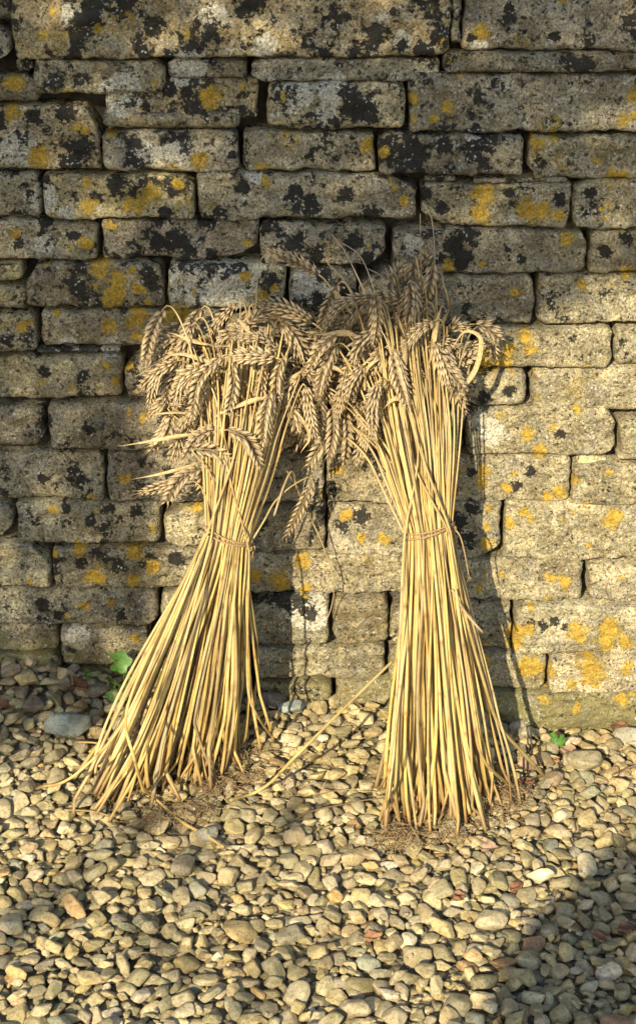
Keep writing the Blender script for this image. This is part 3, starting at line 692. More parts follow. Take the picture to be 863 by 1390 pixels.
def sheaf(name, label, foot_c, tie_px, tie_r, head_px, foot_fn, ears, seed, n_st, tilt_tie, fan, extra_feet=(), hang=(), big_tufts=()):
    rs = random.Random(seed)
    F0 = surf(*foot_c); Hd = P(*head_px, -.10)
    yt = -.2
    for _ in range(8):
        Tp = P(*tie_px, yt); yt = F0[1] + (Hd[1] - F0[1]) * (Tp[2] - F0[2]) / (Hd[2] - F0[2])
    Tp = P(*tie_px, yt)
    base = np.array([F0[0], F0[1], hf(F0[0], F0[1])])
    root = empty(name, tuple(base), label, 'wheat sheaf', 'sheaves of wheat leaning against the wall')
    ax = norm(Hd - F0); e1 = norm(np.cross(ax, [0, 1, 0])); e1 = e1 if e1[0] > 0 else -e1; e2 = norm(np.cross(ax, e1)); e2 = e2 if e2[1] < 0 else -e2   # e2 to the camera
    e1t = norm(e1 + ax * tilt_tie)
    k_px = np.linalg.norm(Tp - CAM) * TAN / 695; Rt = tie_r * k_px
    # ears: world points
    E = []
    for q, e in enumerate(ears):
        pts, dep = e[:-1], e[-1]
        n = len(pts); w = []
        dd = dep + rs.uniform(-.008, .008)
        for i, (a, b) in enumerate(pts): w.append(P(a, b, min(-.014, dd - .006 * math.sin(i / max(1, n - 1) * 2))))
        E.append(np.array(w))
    nE = len(E); slots = []
    for i in range(n_st):                                           # sunflower packing in the tie
        r = math.sqrt((i + .5) / n_st); a = i * 2.399963
        slots.append((r * math.cos(a), r * math.sin(a)))
    order = sorted(range(n_st), key=lambda i: -slots[i][1] - .25 * abs(slots[i][0]))     # the camera side first
    # match ears to slots left to right
    es = sorted(range(nE), key=lambda i: E[i][0][0]); 
    pick = sorted(rs.sample(order[:int(n_st * 1)], min(nE, n_st)), key=lambda i: slots[i][0])
    ear_of = {pick[k]: es[k] for k in range(len(pick))}
    stuff = Acc(); ntub = 0; tufts = []
    for rank, i in enumerate(order):
        sx, sy = slots[i]
        T_ = Tp + e1t * sx * Rt + e2 * sy * Rt * .9
        if extra_feet and rank in [x[0] for x in extra_feet]:
            ex = [x for x in extra_feet if x[0] == rank][0]; fpts = [surf(a, b, .003) if l is None else P(a, b, l) for (a, b, l) in ex[1]]
            low = np.array(fpts); T_ = Tp + e1t * ex[2] * Rt + e2 * Rt * .98
            low = resample(catmull(list(low) + [T_], 60), .012)
        else:
            fx, fy = foot_fn(sx, sy, rs); Fp = surf(fx, fy, rs.uniform(0, .012))
            Fp[1] = min(Fp[1], -.03)
            d = T_ - Fp; ln = np.linalg.norm(d)
            out = norm(d) * ln
            ta = out * 1.0 + np.array([rs.gauss(0, .05), rs.gauss(0, .04), rs.uniform(-.02, .10)])
            tb = out * .78 + ax * ln * .22
            low = hermite(Fp, T_, ta, tb, 46)
            # kinks at the lower joints
            for _ in range(rs.randint(1, 2)):
                kk = rs.randint(2, 14); off = np.array([rs.gauss(0, .010), rs.gauss(0, .007), 0]); w_ = np.clip(1 - np.arange(46) / kk, 0, 1); low = low + off * w_[:, None]
        dT = norm(low[-1] - low[-3])
        if i in ear_of:
            ep = E[ear_of[i]]; e0 = ep[0]; et = norm(ep[1] - ep[0]); ln = np.linalg.norm(e0 - low[-1])
            # rises past the tie, arches over into the ear
            dirn = norm(norm(e0 - low[-1]) * .8 + ax * .35)
            al_ = float(np.dot(e0 - Tp, ax)); hh = min(.17, max(.03, al_ * .62))
            W_ = Tp + ax * hh + e1t * sx * Rt * (1 + 2.6 * hh) + e2 * sy * Rt * (1 + 3 * hh); lat = e0 - (Tp + ax * al_); lat = lat - ax * np.dot(lat, ax); W_ = W_ + lat * .16
            l1 = np.linalg.norm(W_ - low[-1]); l2 = np.linalg.norm(e0 - W_); tm = norm(norm(e0 - W_) * .45 + ax * .75)
            upp = np.vstack([hermite(low[-1], W_, norm(W_ - low[-1]) * l1, tm * l1, 18), hermite(W_, e0, tm * l2 * 1.15, et * min(.10, l2 * .7), 34)[1:]])
        else:
            g_ = fan(sx, sy, rs); e0 = P(g_[0], g_[1], g_[2]); ln = np.linalg.norm(e0 - low[-1])
            upp = hermite(low[-1], e0, norm(e0 - low[-1] + ax * .05) * ln, norm(e0 - low[-1]) * ln * .8, 24)
        upp[:, 1] = np.minimum(upp[:, 1], -.012)
        path = resample(np.vstack([low, upp[1:]]), .0065)
        # smooth wobble
        t = np.linspace(0, 1, len(path))[:, None]; path = path + np.sin(t * rs.uniform(5, 12) + rs.uniform(0, 6)) * np.array([rs.gauss(0, .0011), rs.gauss(0, .0011), 0]) * np.sin(t * math.pi)
        tint = STRAW[rs.randrange(len(STRAW))] * np.array([1.05, .98, .84]) * rs.uniform(.78, 1.12)
        if rs.random() < .06: tint = np.array([.30, .24, .13]) * rs.uniform(.9, 1.3)
        V, Q, T3, A = stalk_geo(path, rs.uniform(.0017, .0027), .0010, tint, rs.uniform(.3, .9), seed=seed * 1000 + i)
        if rank < 100:
            mesh_obj('stalk', V - base, [Q, T3], M_STRAW, root, True, A)
        else: stuff.add(V, Q, T3, **A)
        if rs.random() < .22: tufts.append(path[0])
    if stuff.n: tag(stuff.build('stalks', M_STRAW, root, base), kind='stuff')
    for q, ep in enumerate(E):
        ear_geo(ep, seed * 77 + q, rs.uniform(.66, 1.0)).build('ear', M_EAR, root, base)
    # twine: two turns and a knot
    tw = Acc(); hullr = Rt * 1.045 + .0012
    for off, tl in ((0, .10), (.0052, .02)):
        a = np.linspace(0, 2 * np.pi, 60)
        ring = np.array([Tp + (e1t + ax * tl) * math.cos(v) * hullr + e2 * math.sin(v) * hullr * .93 + ax * (off + .0012 * math.sin(3 * v)) for v in a])
        for ph in (0, math.pi):
            T, N, B = frames(ring); s_ = np.arange(len(ring)) * 1.3 + ph
            pr = ring + (N * np.cos(s_)[:, None] + B * np.sin(s_)[:, None]) * .0006
            V, Q, T3 = tube(pr, .0011, 6); tw.add(V, Q, T3)
        for _ in range(46):
            q_ = ring[rs.randrange(len(ring))]; d_ = norm(np.array([rs.gauss(0, 1), rs.gauss(0, 1), rs.gauss(0, 1)])) * rs.uniform(.003, .007); V, Q, T3 = tube([q_, q_ + d_ * .5, q_ + d_ + np.array([0, 0, -.001])], .00022, 4); tw.add(V, Q, T3)
    tobj = tw.build('twine', M_TWINE, root, base)
    kn = Acc(); kp = Tp + e1t * hullr * .97 + e2 * hullr * .12
    a = np.linspace(0, 4 * np.pi, 40); V, Q, T3 = tube(np.array([kp + np.array([.0035 * math.cos(v), .0035 * math.sin(v), .003 * math.sin(v * .5)]) for v in a]), .0012, 6); kn.add(V, Q, T3)
    for pts in hang:
        w = [kp] + [P(a, b, kp[1] - .005) for a, b in pts]; V, Q, T3 = tube(catmull(w, 30), np.linspace(.0013, .0010, 30), 6); kn.add(V, Q, T3)
        for _ in range(10):
            e = w[-1]; V, Q, T3 = tube([e, e + np.array([rs.gauss(0, .003), rs.gauss(0, .002), -rs.uniform(.004, .013)])], .0003, 4); kn.add(V, Q, T3)
    kn.build('knot', M_TWINE, tobj, base)
    for q, tf in enumerate(list(tufts[:24]) + [surf(a, b, .012) for a, b in big_tufts]):
        bg = q >= min(24, len(tufts))
        root_tuft(tf, seed * 31 + q, 46 if bg else rs.randint(16, 34), rs.uniform(.024, .032) if bg else rs.uniform(.010, .020)).build('roots', M_ROOT, root, base)
    return root, base, Tp, ax, rs

def E_(s, ox, oy, k):                                              # ear lists: 'x,y x,y x,y depth'
    out = []
    for l in s.strip().split('\n'):
        a = l.split(); pts = [tuple(float(v) for v in q.split(',')) for q in a[:-1]]
        out.append([(ox + x / k, oy + y / k) for x, y in pts] + [float(a[-1])])
    return out
def fill_ears(rs, n, cx, cy, sx, sy, down, depth, l=(55, 78)):
    out = []
    for _ in range(n):
        x = rs.gauss(0, 1) * sx; y = rs.gauss(0, 1) * sy; x = max(-1.9 * sx, min(1.9 * sx, x)); y = max(-1.7 * sy, min(1.7 * sy, y))
        ang = math.atan2(1.0, (x / sx) * .55 + rs.gauss(0, .45)); L = rs.uniform(*l)
        if rs.random() < .12: ang = rs.choice([rs.uniform(-.5, .2), math.pi + rs.uniform(-.2, .5)])
        bx_, by_ = cx + x, cy + y; dx, dy = math.cos(ang), math.sin(ang)
        cv = rs.uniform(-.3, .3) + (.35 if dx > 0 else -.35)
        m1 = (bx_ + dx * L * .5 - dy * cv * L * -.12, by_ + dy * L * .5 - abs(cv) * L * .12)
        out.append([(bx_, by_), m1, (bx_ + dx * L, by_ + dy * L), depth(rs)])
    return out
rsA = random.Random(5)
left_ears = E_("""140,130 90,220 50,375 -.10
260,262 150,275 90,345 -.07
200,365 115,420 75,575 -.10
330,380 235,440 190,570 -.12
400,345 300,460 270,640 -.15
330,480 290,560 195,690 -.13
450,385 455,480 430,600 -.15
470,105 400,170 335,255 -.05
505,205 590,155 710,140 -.08
660,320 580,262 450,262 -.14
640,350 540,340 440,345 -.16
690,340 655,430 650,575 -.14
625,500 600,620 590,740 -.16
745,430 700,490 705,560 -.12
780,480 795,600 825,720 -.14
715,570 730,620 745,680 -.11
380,290 250,255 140,300 -.05
520,230 440,240 380,300 -.10
300,300 200,320 120,390 -.06
570,400 560,480 590,540 -.08
490,520 470,600 450,650 -.06
230,380 170,470 150,560 -.06""", 180, 380, 3.32) + E_("""295,580 268,592 247,624 -.15
308,583 335,597 353,632 -.17
263,609 290,612 316,628 -.16
272,634 246,650 225,682 -.14
252,652 222,660 190,669 -.13
277,633 277,648 274,668 -.13
425,652 408,690 388,730 -.10
245,588 240,605 231,630 -.12
232,560 225,585 205,610 -.08
355,500 352,540 340,585 -.14
400,520 412,560 418,598 -.09
380,560 385,590 372,622 -.08""", 0, 0, 1)
left_ears += fill_ears(rsA, 60, 326, 488, 50, 46, 1, lambda r: r.uniform(-.085, -.025))
right_ears = E_("""290,230 300,340 285,460 -.15
280,240 140,275 60,400 -.13
405,255 330,238 262,268 -.12
470,70 462,120 465,160 -.04
555,90 540,170 520,250 -.08
460,180 465,270 440,360 -.11
350,125 375,210 385,260 -.05
560,350 480,400 405,505 -.14
520,275 460,330 450,380 -.09
375,480 400,590 440,730 -.17
560,450 600,560 635,655 -.16
590,510 650,590 702,662 -.15
745,365 800,380 862,432 -.07
622,400 660,372 715,385 -.08
540,462 600,440 680,468 -.11
120,410 40,480 0,575 -.13
285,395 220,460 195,535 -.14
335,475 300,530 285,590 -.13
350,620 300,670 250,740 -.16
240,550 190,630 170,705 -.14
470,490 480,560 510,600 -.13
800,440 825,490 825,530 -.05
560,250 575,200 580,120 -.05
420,200 400,150 430,90 -.05
500,120 520,60 540,10 -.03""", 420, 330, 3.32) + E_("""513,520 506,552 506,597 -.18
531,482 538,515 552,552 -.18
451,550 453,585 447,622 -.11
468,560 470,592 467,628 -.10
490,500 482,520 476,540 -.13
491,585 490,605 484,632 -.09
520,615 528,650 532,692 -.06
434,530 436,565 434,600 -.10
455,470 440,505 432,540 -.12
470,500 462,540 455,575 -.12
500,560 498,590 492,625 -.10
602,470 612,505 628,540 -.14""", 0, 0, 1)
right_ears += fill_ears(rsA, 62, 512, 478, 56, 62, 1, lambda r: r.uniform(-.095, -.025))

def foot_left(sx, sy, r):
    t = np.clip((sx + 1) / 2 + r.gauss(0, .10), -.05, 1.0)
    front = 1120 - 78 * t; return 124 + 220 * t + r.gauss(0, 9), front - (1 - sy) / 2 * 62 - abs(r.gauss(0, 24)) + 12
def fan_left(sx, sy, r): return 345 + sx * 50 + r.gauss(0, 10), 500 + r.uniform(-60, 50), -.11 - sy * .04
def foot_right(sx, sy, r):
    t = np.clip((sx + 1) / 2 + r.gauss(0, .10), 0, 1.05)
    return 524 + 150 * t + r.gauss(0, 6), 1138 - 22 * t - (1 - sy) / 2 * 58 - abs(r.gauss(0, 24)) + 8
def fan_right(sx, sy, r): return 552 + sx * 50 + r.gauss(0, 8), 480 + r.uniform(-60, 50), -.11 - sy * .04
LS = sheaf('wheat_sheaf', 'squat sheaf of ripe wheat with drooping ears and a widely splayed foot', (240, 1085), (308, 731), 32, (345, 470), foot_left, left_ears, 11, 178, -.24, fan_left,
    extra_feet=[(2, [(50, 1077, None), (110, 1045, -.36), (180, 960, -.30)], -.95), (5, [(305, 1158, None), (255, 1132, None), (206, 1092, None), (183, 1030, -.40), (172, 965, -.37), (215, 860, -.30)], -.9),
                (9, [(372, 1004, None), (352, 975, -.22), (338, 940, -.24), (335, 860, -.24)], .98), (13, [(148, 1115, None), (190, 1040, -.36), (235, 930, -.31)], -.7)], hang=([(346, 742), (343, 752)],), big_tufts=[(262, 1095), (215, 1105), (330, 1050), (300, 1060)])
RS = sheaf('wheat_sheaf', 'taller narrower wheat sheaf, twine end trailing, head reaching highest up the wall', (605, 1120), (581, 723), 33, (540, 440), foot_right, right_ears, 23, 180, .10, fan_right,
    extra_feet=[(2, [(738, 1054, None), (706, 1018, -.205), (676, 984, -.235), (655, 925, -.245), (630, 830, -.23)], .9), (6, [(520, 1120, None), (528, 1040, -.37), (540, 920, -.32)], -.97), (11, [(690, 1066, None), (655, 1030, -.28), (640, 960, -.28)], .8)],
    hang=([(624, 728), (630, 750), (636, 782)], [(618, 735), (619, 752)]), big_tufts=[(540, 1128), (552, 1134), (528, 1136), (660, 1098), (685, 1070), (605, 1125)])
# leaves, loose stems and broken ends that belong to each sheaf
def add_blades(S, lst, w):
    root, base, Tp, ax, rs = S
    for q, (pts, dep) in enumerate(lst):
        blade([P(a, b, dep) for a, b in pts], w * rs.uniform(.6, 1.1), q + 3).build('leaf', M_BLADE, root, base)
def add_stems(S, lst):
    root, base, Tp, ax, rs = S
    for q, (pts, dep, r0) in enumerate(lst):
        path = resample(catmull([P(a, b, d) for (a, b), d in zip(pts, dep)], 50), .005)
        V, Q, T3, A = stalk_geo(path, r0, r0 * .6, np.array([.46, .36, .20]) * rs.uniform(.7, 1.1), .2, seed=q + 70)
        mesh_obj('stem', V - base, [Q, T3], M_STRAW, root, True, A)
add_blades(LS, [([(300, 590), (240, 593), (160, 606)], -.14), ([(300, 620), (240, 638), (178, 651)], -.14), ([(372, 560), (395, 555), (420, 590), (408, 615)], -.13), ([(310, 470), (260, 462), (225, 450)], -.10),
    ([(350, 480), (330, 440), (318, 430)], -.12), ([(345, 560), (320, 565), (300, 560), (290, 570)], -.15), ([(300, 600), (280, 520), (262, 470)], -.12), ([(330, 560), (300, 575), (250, 560), (205, 563)], -.12), ([(390, 520), (415, 500), (440, 470)], -.12),
    ([(300, 500), (240, 480), (184, 511)], -.10), ([(380, 540), (340, 545), (300, 560)], -.16)], .0042)
add_blades(RS, [([(600, 600), (618, 540), (645, 500), (652, 460), (630, 450), (612, 475)], -.14), ([(580, 500), (590, 450), (603, 402)], -.14), ([(495, 530), (500, 500), (515, 485)], -.15), ([(560, 560), (540, 540), (520, 555)], -.17),
    ([(490, 460), (460, 452), (420, 455)], -.13), ([(480, 520), (450, 500), (420, 505)], -.12), ([(470, 420), (455, 395), (480, 430)], -.12), ([(600, 440), (610, 415), (600, 380)], -.08), ([(540, 520), (552, 470), (540, 430)], -.16)], .0050)
add_stems(LS, [([(325, 520), (345, 430), (352, 360), (366, 340)], (-.10, -.07, -.05, -.05), .0011), ([(330, 500), (326, 430), (330, 395)], (-.10, -.06, -.05), .0009), ([(345, 480), (322, 440), (300, 425)], (-.10, -.07, -.05), .0009),
    ([(400, 480), (407, 440), (410, 410), (404, 402)], (-.10, -.06, -.05), .0009), ([(390, 640), (408, 672), (420, 700), (440, 745), (453, 790), (450, 822), (444, 840)], (-.12, -.08, -.06, -.05, -.04, -.035, -.03), .0011),
    ([(372, 700), (385, 660), (396, 640), (402, 660), (414, 690)], (-.16, -.14, -.12, -.10, -.09), .0015)])
add_stems(RS, [([(520, 470), (500, 410), (470, 345), (450, 318)], (-.10, -.07, -.05, -.04), .0012), ([(530, 460), (510, 400), (490, 350), (462, 328)], (-.10, -.07, -.05, -.04), .0011), ([(505, 470), (480, 400), (440, 352)], (-.10, -.07, -.05), .0012),
    ([(570, 460), (571, 380), (570, 290)], (-.10, -.06, -.03), .0010), ([(590, 450), (590, 360), (586, 300), (574, 275)], (-.10, -.06, -.03, -.03), .0010), ([(540, 440), (520, 380), (500, 365)], (-.10, -.06, -.05), .0010),
    ([(605, 560), (628, 480), (640, 450), (655, 440)], (-.16, -.12, -.08, -.06), .0016), ([(612, 580), (618, 500), (622, 460)], (-.16, -.12, -.08), .0014),
    ([(613, 800), (630, 830), (655, 859)], (-.24, -.245, -.25), .0022), ([(520, 640), (500, 600), (480, 560)], (-.16, -.11, -.08), .0012)])

# ------------------------------------------------------------------ things lying on the gravel
def lying(name, label, cat, pts, r0, tint, group=None, root=.2, seed=0):
    w = np.array([surf(a, b, .004 + l) for (a, b, l) in pts]); path = resample(catmull(w, 60), .005)
    V, Q, T3, A = stalk_geo(path, r0, r0 * .6, np.array(tint), root, seed=seed); o0 = w[0]
    o = mesh_obj(name, V - o0, [Q, T3], M_STRAW, None, True, A, tuple(o0)); tag(o, label, cat, group); return o
# chaff, broken straw bits and husks shed round the feet
ch = Acc(); rc = random.Random(77)
for k in range(620):
    cx_, cy_, sx_, sy_ = rc.choice([(250, 1085, 85, 32), (330, 1050, 40, 25), (590, 1120, 65, 26), (660, 1090, 45, 25), (430, 1000, 60, 30)]) if rc.random() < .9 else (431, 1150, 260, 70)
    p = surf(rc.gauss(cx_, sx_), rc.gauss(cy_, sy_))
    if p[1] > -.02 or p[1] < -1: continue
    p[2] = hf(p[0], p[1]) + .0012; a_ = rc.uniform(0, 6.3); l_ = rc.uniform(.003, .011) * (2.2 if rc.random() < .12 else 1); d_ = np.array([math.cos(a_), math.sin(a_), rc.gauss(0, .25)]) * l_
    V, Q, T3 = tube([p - d_ / 2, p, p + d_ / 2 + np.array([0, 0, rc.uniform(0, .001)])], [.0004, rc.uniform(.0006, .0012), .0003], 5); c_ = np.array(rc.choice([(.50, .38, .18), (.40, .27, .12), (.28, .17, .08), (.58, .46, .24)]))
    ch.add(V, Q, T3, tint=c_, dark=0., along=k * .1, rnd=rc.random())
tag(ch.build('chaff', M_STRAW), kind='stuff')
# the long stalk propped against the foot of the tall sheaf
w = [P(533, 897, -.17), P(460, 968, -.235), P(400, 1028, -.30)]; g1 = surf(350, 1078, .004); g2 = surf(312, 1092, .003)
path = resample(catmull(w + [g1, g2], 70), .005); V, Q, T3, A = stalk_geo(path[::-1], .0024, .0020, np.array([.56, .44, .15]), .4, seed=3)
o = mesh_obj('straw', V - g2, [Q, T3], M_STRAW, None, True, A, tuple(g2)); tag(o, 'single yellow straw slanting between the two sheaves, one end raised', 'straw', 'loose straws and twigs')
lying('twig', 'curved brown twig lying between the sheaves, ending at the root tuft', 'twig', [(376, 1128, 0), (420, 1105, 0), (470, 1095, 0), (522, 1086, 0)], .0013, (.20, .13, .07), 'loose straws and twigs', .9, 5)
lying('twig', 'thin pale brown twig on the sunlit gravel above the curved twig', 'twig', [(425, 1088, .002), (470, 1078, .002), (512, 1075, 0)], .0008, (.30, .20, .11), 'loose straws and twigs', .5, 6)
lying('straw', 'short thin arched straw on the gravel against the tall sheaf', 'straw', [(470, 968, 0), (500, 962, .006), (526, 966, 0)], .0010, (.42, .32, .17), 'loose straws and twigs', .2, 7)
lying('twig', 'brown twig lying near the mossy stone at the gravel edge', 'twig', [(830, 1055, 0), (850, 1046, 0), (875, 1036, 0)], .0014, (.16, .10, .06), 'loose straws and twigs', .9, 8)
lying('straw', 'bent straw end lying in front of the splayed sheaf, pointing to the shade', 'straw', [(88, 1100, 0), (125, 1103, .002), (150, 1110, 0)], .0014, (.40, .30, .14), 'loose straws and twigs', .5, 9)
lying('straw', 'short straw poking out sideways from the splayed sheaf foot', 'straw', [(104, 1018, .004), (140, 1018, .008), (178, 1024, .01)], .0017, (.50, .36, .13), 'loose straws and twigs', .4, 10)
lying('twig', 'knobbly twig touching the root tuft of the tall sheaf', 'twig', [(508, 1152, 0), (520, 1140, .002), (536, 1128, .006)], .0020, (.26, .17, .09), 'loose straws and twigs', .9, 12)
lying('straw', 'fine straw lying in the shade below the splayed sheaf', 'straw', [(178, 1298, 0), (200, 1296, .001), (214, 1301, 0)], .0009, (.42, .32, .15), 'loose straws and twigs', .2, 14)

def dead_leaf(px, py, w, h, ang, mi, label, seed):
    r_ = random.Random(seed); p = surf(px, py, .004); k = np.linalg.norm(p - CAM) * TAN / 695
    a, b = w * k / 2, max(h * k / 2 / .6, w * k * .18); n = 14; acc = Acc(); V = []
    for side in (0, 1):
        for i in range(n + 1):
            t = i / n; wd = math.sin(math.pi * t ** .8) ** .8 * (1 + .12 * math.sin(t * 19 + seed))
            for j in range(-3, 4):
                u = j / 3; x = (t - .5) * 2 * a; y = u * b * wd
                z = .35 * b * (u * u) * wd + .25 * a * (t - .4) ** 2 + .003 * math.sin(t * 7 + u * 4 + seed) + (-.0006 if side else 0)
                V.append((x, y, z))
    V = np.array(V) @ rotm(r_.uniform(-.3, .5), r_.uniform(-.3, .3), ang).T; F = []
    for side in (0, 1):
        for i in range(n):
            for j in range(6):
                q = side * (n + 1) * 7 + i * 7 + j; f = [q, q + 1, q + 8, q + 7]; F.append(f[::-1] if side else f)
    V[:, 2] -= V[:, 2].min()
    st = tube(catmull([V[3] * .98, V[3] * 1.3 + np.array([0, 0, .001]), V[3] * 1.6], 8), .0006, 5)
    acc.add(V, np.array(F)); acc.add(*st)
    o = acc.build('fallen_leaf', M_DEAD[mi]); o.location = (p[0], p[1], hf(p[0], p[1]) + .002); tag(o, label, 'leaf', 'dead leaves on the gravel')
for q, a in enumerate([(10, 958, 40, 14, .5, 0, 'rust-brown curled dead leaf on the shaded gravel at the wall foot'), (842, 992, 28, 16, .9, 1, 'dark brown curled leaf leaning at the foot of the mossy stone'),
    (718, 1042, 34, 18, -.5, 2, 'pinkish dead leaf under the outermost bent stalk of the tall sheaf'), (712, 1066, 26, 10, .1, 1, 'small dark leaf just below the pinkish leaf under the bent stalk'),
    (772, 1020, 26, 14, -.3, 2, 'pale pink leaf next to the long smooth buff cobble'), (752, 1027, 14, 12, .7, 0, 'tiny red-brown leaf near the small green weed'),
    (110, 926, 22, 16, .9, 1, 'dark brown leaf scrap beside the green weed'), (60, 962 + 26, 18, 10, .2, 0, 'small rusty leaf scrap beside the pale angular rock'),
    (657, 1150, 20, 26, 1.2, 2, 'pink crumpled leaf in front of the tall sheaf'), (623, 1222, 16, 14, .4, 0, 'russet leaf scrap in the sunlit gravel below the tall sheaf'),
    (700, 1207, 20, 10, 1.0, 1, 'thin brown leaf on edge where the gravel shadow begins'), (852, 1262, 30, 14, .3, 1, 'dark leaf in the shaded gravel corner beyond the sun'),
    (506, 1274, 26, 9, .1, 0, 'flat orange-brown leaf low in the sunlit gravel'), (815, 1274, 24, 10, .2, 1, 'narrow dark leaf beside the dark leaf in the shaded corner')]): dead_leaf(*a, 40 + q)

def weed(px, py, label, leaves, stems):
    p0 = surf(px, py); base = np.array([p0[0], p0[1], hf(p0[0], p0[1])]); root = empty('weed', tuple(base), label, 'weed', 'green weeds')
    for q, (lx, ly, r, roll) in enumerate(leaves):
        c = P(lx, ly, min(base[1], -.012) - .01); k = np.linalg.norm(c - CAM) * TAN / 695; r = r * k; V = [(0, 0, 0)]
        n = 30
        for i in range(n):
            a = i / n * 2 * math.pi; lob = 1 + .14 * math.cos(5 * a) + .05 * math.sin(11 * a); notch = 1 - .55 * math.exp(-((a - math.pi) / .3) ** 2)
            V.append((r * lob * notch * math.cos(a), r * lob * notch * math.sin(a), .16 * r * math.cos(2 * a)))
        V = np.array(V); mid = V[1:] * .5 + np.array([0, 0, -.08 * r]); V = np.vstack([V, mid]); top = V.copy(); bot = V - np.array([0, 0, .0004])
        T = []; Q = []
        for i in range(n):
            j = (i + 1) % n; T.append([0, 1 + n + i, 1 + n + j]); Q.append([1 + n + i, 1 + i, 1 + j, 1 + n + j])
        m = len(V); T2 = [[a + m, c_ + m, b + m] for a, b, c_ in T]; Q2 = [[v + m for v in f[::-1]] for f in Q]
        A = np.vstack([top, bot]) @ rotm(R(55), roll * .4, roll).T + c
        mesh_obj('leaf', A - base, [np.array(Q + Q2), np.array(T + T2)], M_GREEN, root)
        V, Qs, Ts = tube(catmull([base, (base + c) / 2 + np.array([.004, -.003, .004]), c], 12), .0009, 6); mesh_obj('stem', V - base, [Qs, Ts], M_GREEN, root)
weed(168, 935, 'ivy-like green weed with lobed leaves growing at the wall foot', [(163, 898, 15, .3), (150, 926, 9, 1.2), (152, 948, 12, -.4), (176, 920, 6, 2), (118, 914, 6, .8), (166, 950, 6, .4)], 0)
weed(752, 1008, 'small bright green weed in the gravel by the mossy stone', [(750, 1001, 7, .4), (760, 1005, 8, -.7), (755, 998, 5, 1.5)], 0)

# ------------------------------------------------------------------ unseen foliage added to shade wall and gravel around the sunlit area
U = norm(np.cross([0, 0, 1], SUN)); Vv = np.cross(SUN, U)
def uv(p): p = np.asarray(p); return np.stack([p @ U, p @ Vv], -1)
lit = [P(x, y) for x, y in ((1000, 400), (863, 420), (790, 436), (730, 452), (660, 480), (600, 520), (520, 538), (450, 512), (390, 478), (310, 455), (240, 500), (240, 620), (248, 760), (225, 850), (222, 930))] + \
      [grd(x, y) for x, y in ((150, 1010), (60, 1050), (0, 1085), (-70, 1120), (-70, 1450), (640, 1440), (672, 1330), (702, 1270), (745, 1200), (800, 1155), (863, 1128), (1000, 1060))]
LP = uv(np.array(lit))
def sdist(q):
    a = LP; b = np.roll(LP, -1, 0); d = b - a; w = q[:, None] - a[None]
    t = np.clip((w * d[None]).sum(-1) / (d * d).sum(-1)[None], 0, 1); dist = np.linalg.norm(w - t[..., None] * d[None], axis=-1).min(1)
    c = (a[None, :, 1] > q[:, None, 1]) != (b[None, :, 1] > q[:, None, 1])
    xi = a[None, :, 0] + (q[:, None, 1] - a[None, :, 1]) / (b[None, :, 1] - a[None, :, 1] + 1e-12) * d[None, :, 0]
    inside = (c & (q[:, None, 0] < xi)).sum(1) % 2 == 1
    return np.where(inside, -dist, dist)
c0 = uv(P(431, 700)); NL = 36000
lu = np.column_stack([c0[0] + rng.uniform(-1.9, 1.9, NL), c0[1] + rng.uniform(-1.5, 1.6, NL)])
rad = ((lu[:, 0] - c0[0]) / 1.95) ** 2 + ((lu[:, 1] - c0[1] - .05) / 1.65) ** 2
lw = rng.uniform(4.2, 6.2, NL)
sd_ = sdist(lu)
edge = .045 + .02 * perlin(np.column_stack([lu * 5, lu[:, 0] * 0]))
thin = .82 + .35 * perlin(np.column_stack([lu * 3.1 + 7, lu[:, 0] * 0])); gl_ = uv(grd(60, 1260)); 
thin = thin - .25 * np.exp(-(((lu - uv(P(60, 720))) / np.array([.25, .25])) ** 2).sum(1))
dap = rng.random(NL) < .10 * np.exp(-(((lu - gl_) / np.array([.34, .11])) ** 2).sum(1))
cr_ = uv(grd(863, 1290)); corner = np.exp(-(((lu - cr_) / np.array([.30, .22])) ** 4).sum(1))
thin = thin + .8 * corner; edge = edge * (1 - .55 * corner)
lw = np.where(corner > .4, rng.uniform(3.5, 4.3, NL), lw)  # denser, nearer leaves added to shade the lower right gravel
keep = ((sd_ > edge) & (rng.random(NL) < thin) | dap) & (rad < 1)  # crown shaped by its shade: leaves over the lit outline mostly dropped
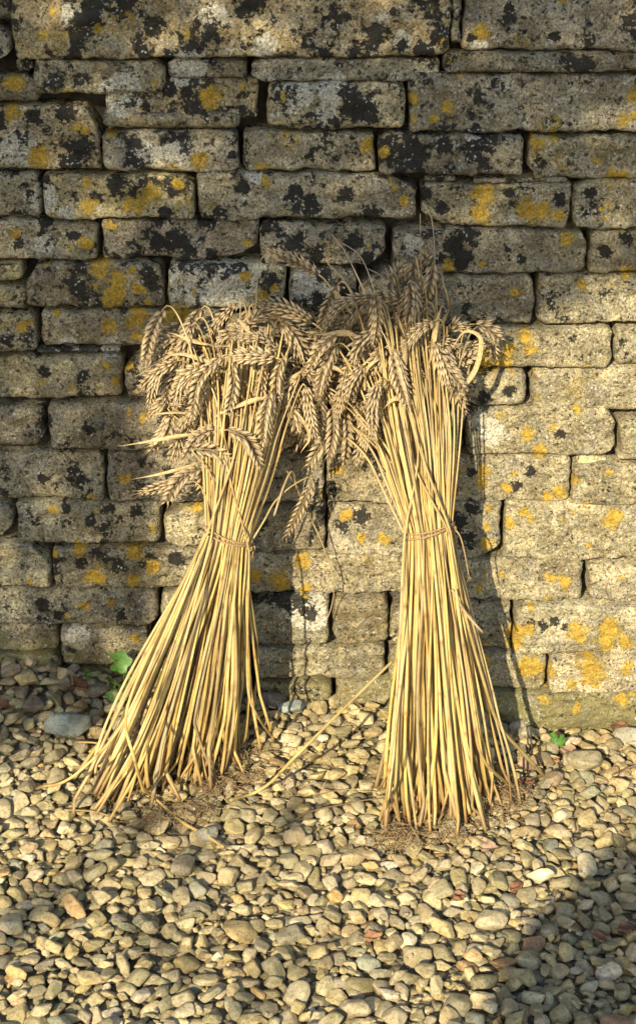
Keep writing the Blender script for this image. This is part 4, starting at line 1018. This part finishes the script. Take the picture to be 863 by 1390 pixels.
px_ = LEAFP = lu[keep, :1] * U + lu[keep, 1:] * Vv + lw[keep, None] * SUN
crown = Acc(); nl = len(px_)
nn = rng.normal(size=(nl, 3)); nn /= np.linalg.norm(nn, axis=1)[:, None]; t1 = np.cross(nn, rng.normal(size=(nl, 3))); t1 /= np.linalg.norm(t1, axis=1)[:, None]; t2 = np.cross(nn, t1)
sz = rng.uniform(.035, .058, nl)[:, None]
quad = np.stack([px_ + t1 * sz, px_ + t2 * sz * .5 + nn * sz * .1, px_ - t1 * sz, px_ - t2 * sz * .5 + nn * sz * .1], 1).reshape(-1, 3)
crown.add(quad, np.arange(nl * 4).reshape(-1, 4))
tc = px_.mean(0); tb_ = np.array([tc[0] - 2.1, tc[1] - .5, 0])
added_tree = empty('added_tree', tuple(tb_), 'unseen foliage added behind the viewpoint, its leaves arranged to shade the wall', 'added_tree')
crown.build('crown', M_CROWN, added_tree, tb_, False)
tk = Acc(); V, Q, T3 = tube(catmull([tb_ + [0, 0, -.1], tb_ + [.1, 0, 1], tb_ + [.3, .1, 2.2], tb_ + [.5, .1, 3.4], tb_ + [.9, .1, 4.2]], 30), np.linspace(.16, .03, 30), 12); tk.add(V, Q, T3)
tk.build('trunk', M_BARK, added_tree, tb_)

# ------------------------------------------------------------------ light
w_ = bpy.data.worlds.new('World'); scene.world = w_; w_.use_nodes = True; nt = w_.node_tree
sky = nt.nodes.new('ShaderNodeTexSky'); sky.sky_type = 'NISHITA'; sky.sun_disc = False; sky.sun_elevation = EL
sky.sun_rotation = math.atan2(SUN[0], SUN[1])
nt.links.new(sky.outputs[0], nt.nodes['Background'].inputs[0]); nt.nodes['Background'].inputs[1].default_value = .15
sl = bpy.data.lights.new('sun', 'SUN'); sl.energy = 4.7; sl.angle = R(.53); sl.color = (1, .87, .63)
so_ = bpy.data.objects.new('sun', sl); col.objects.link(so_); so_.rotation_euler = Vector(SUN).to_track_quat('Z', 'Y').to_euler()
vs = scene.view_settings; vs.view_transform = 'Standard'; vs.look = 'None'; vs.gamma = 1; vs.exposure = .80; vs.use_curve_mapping = False
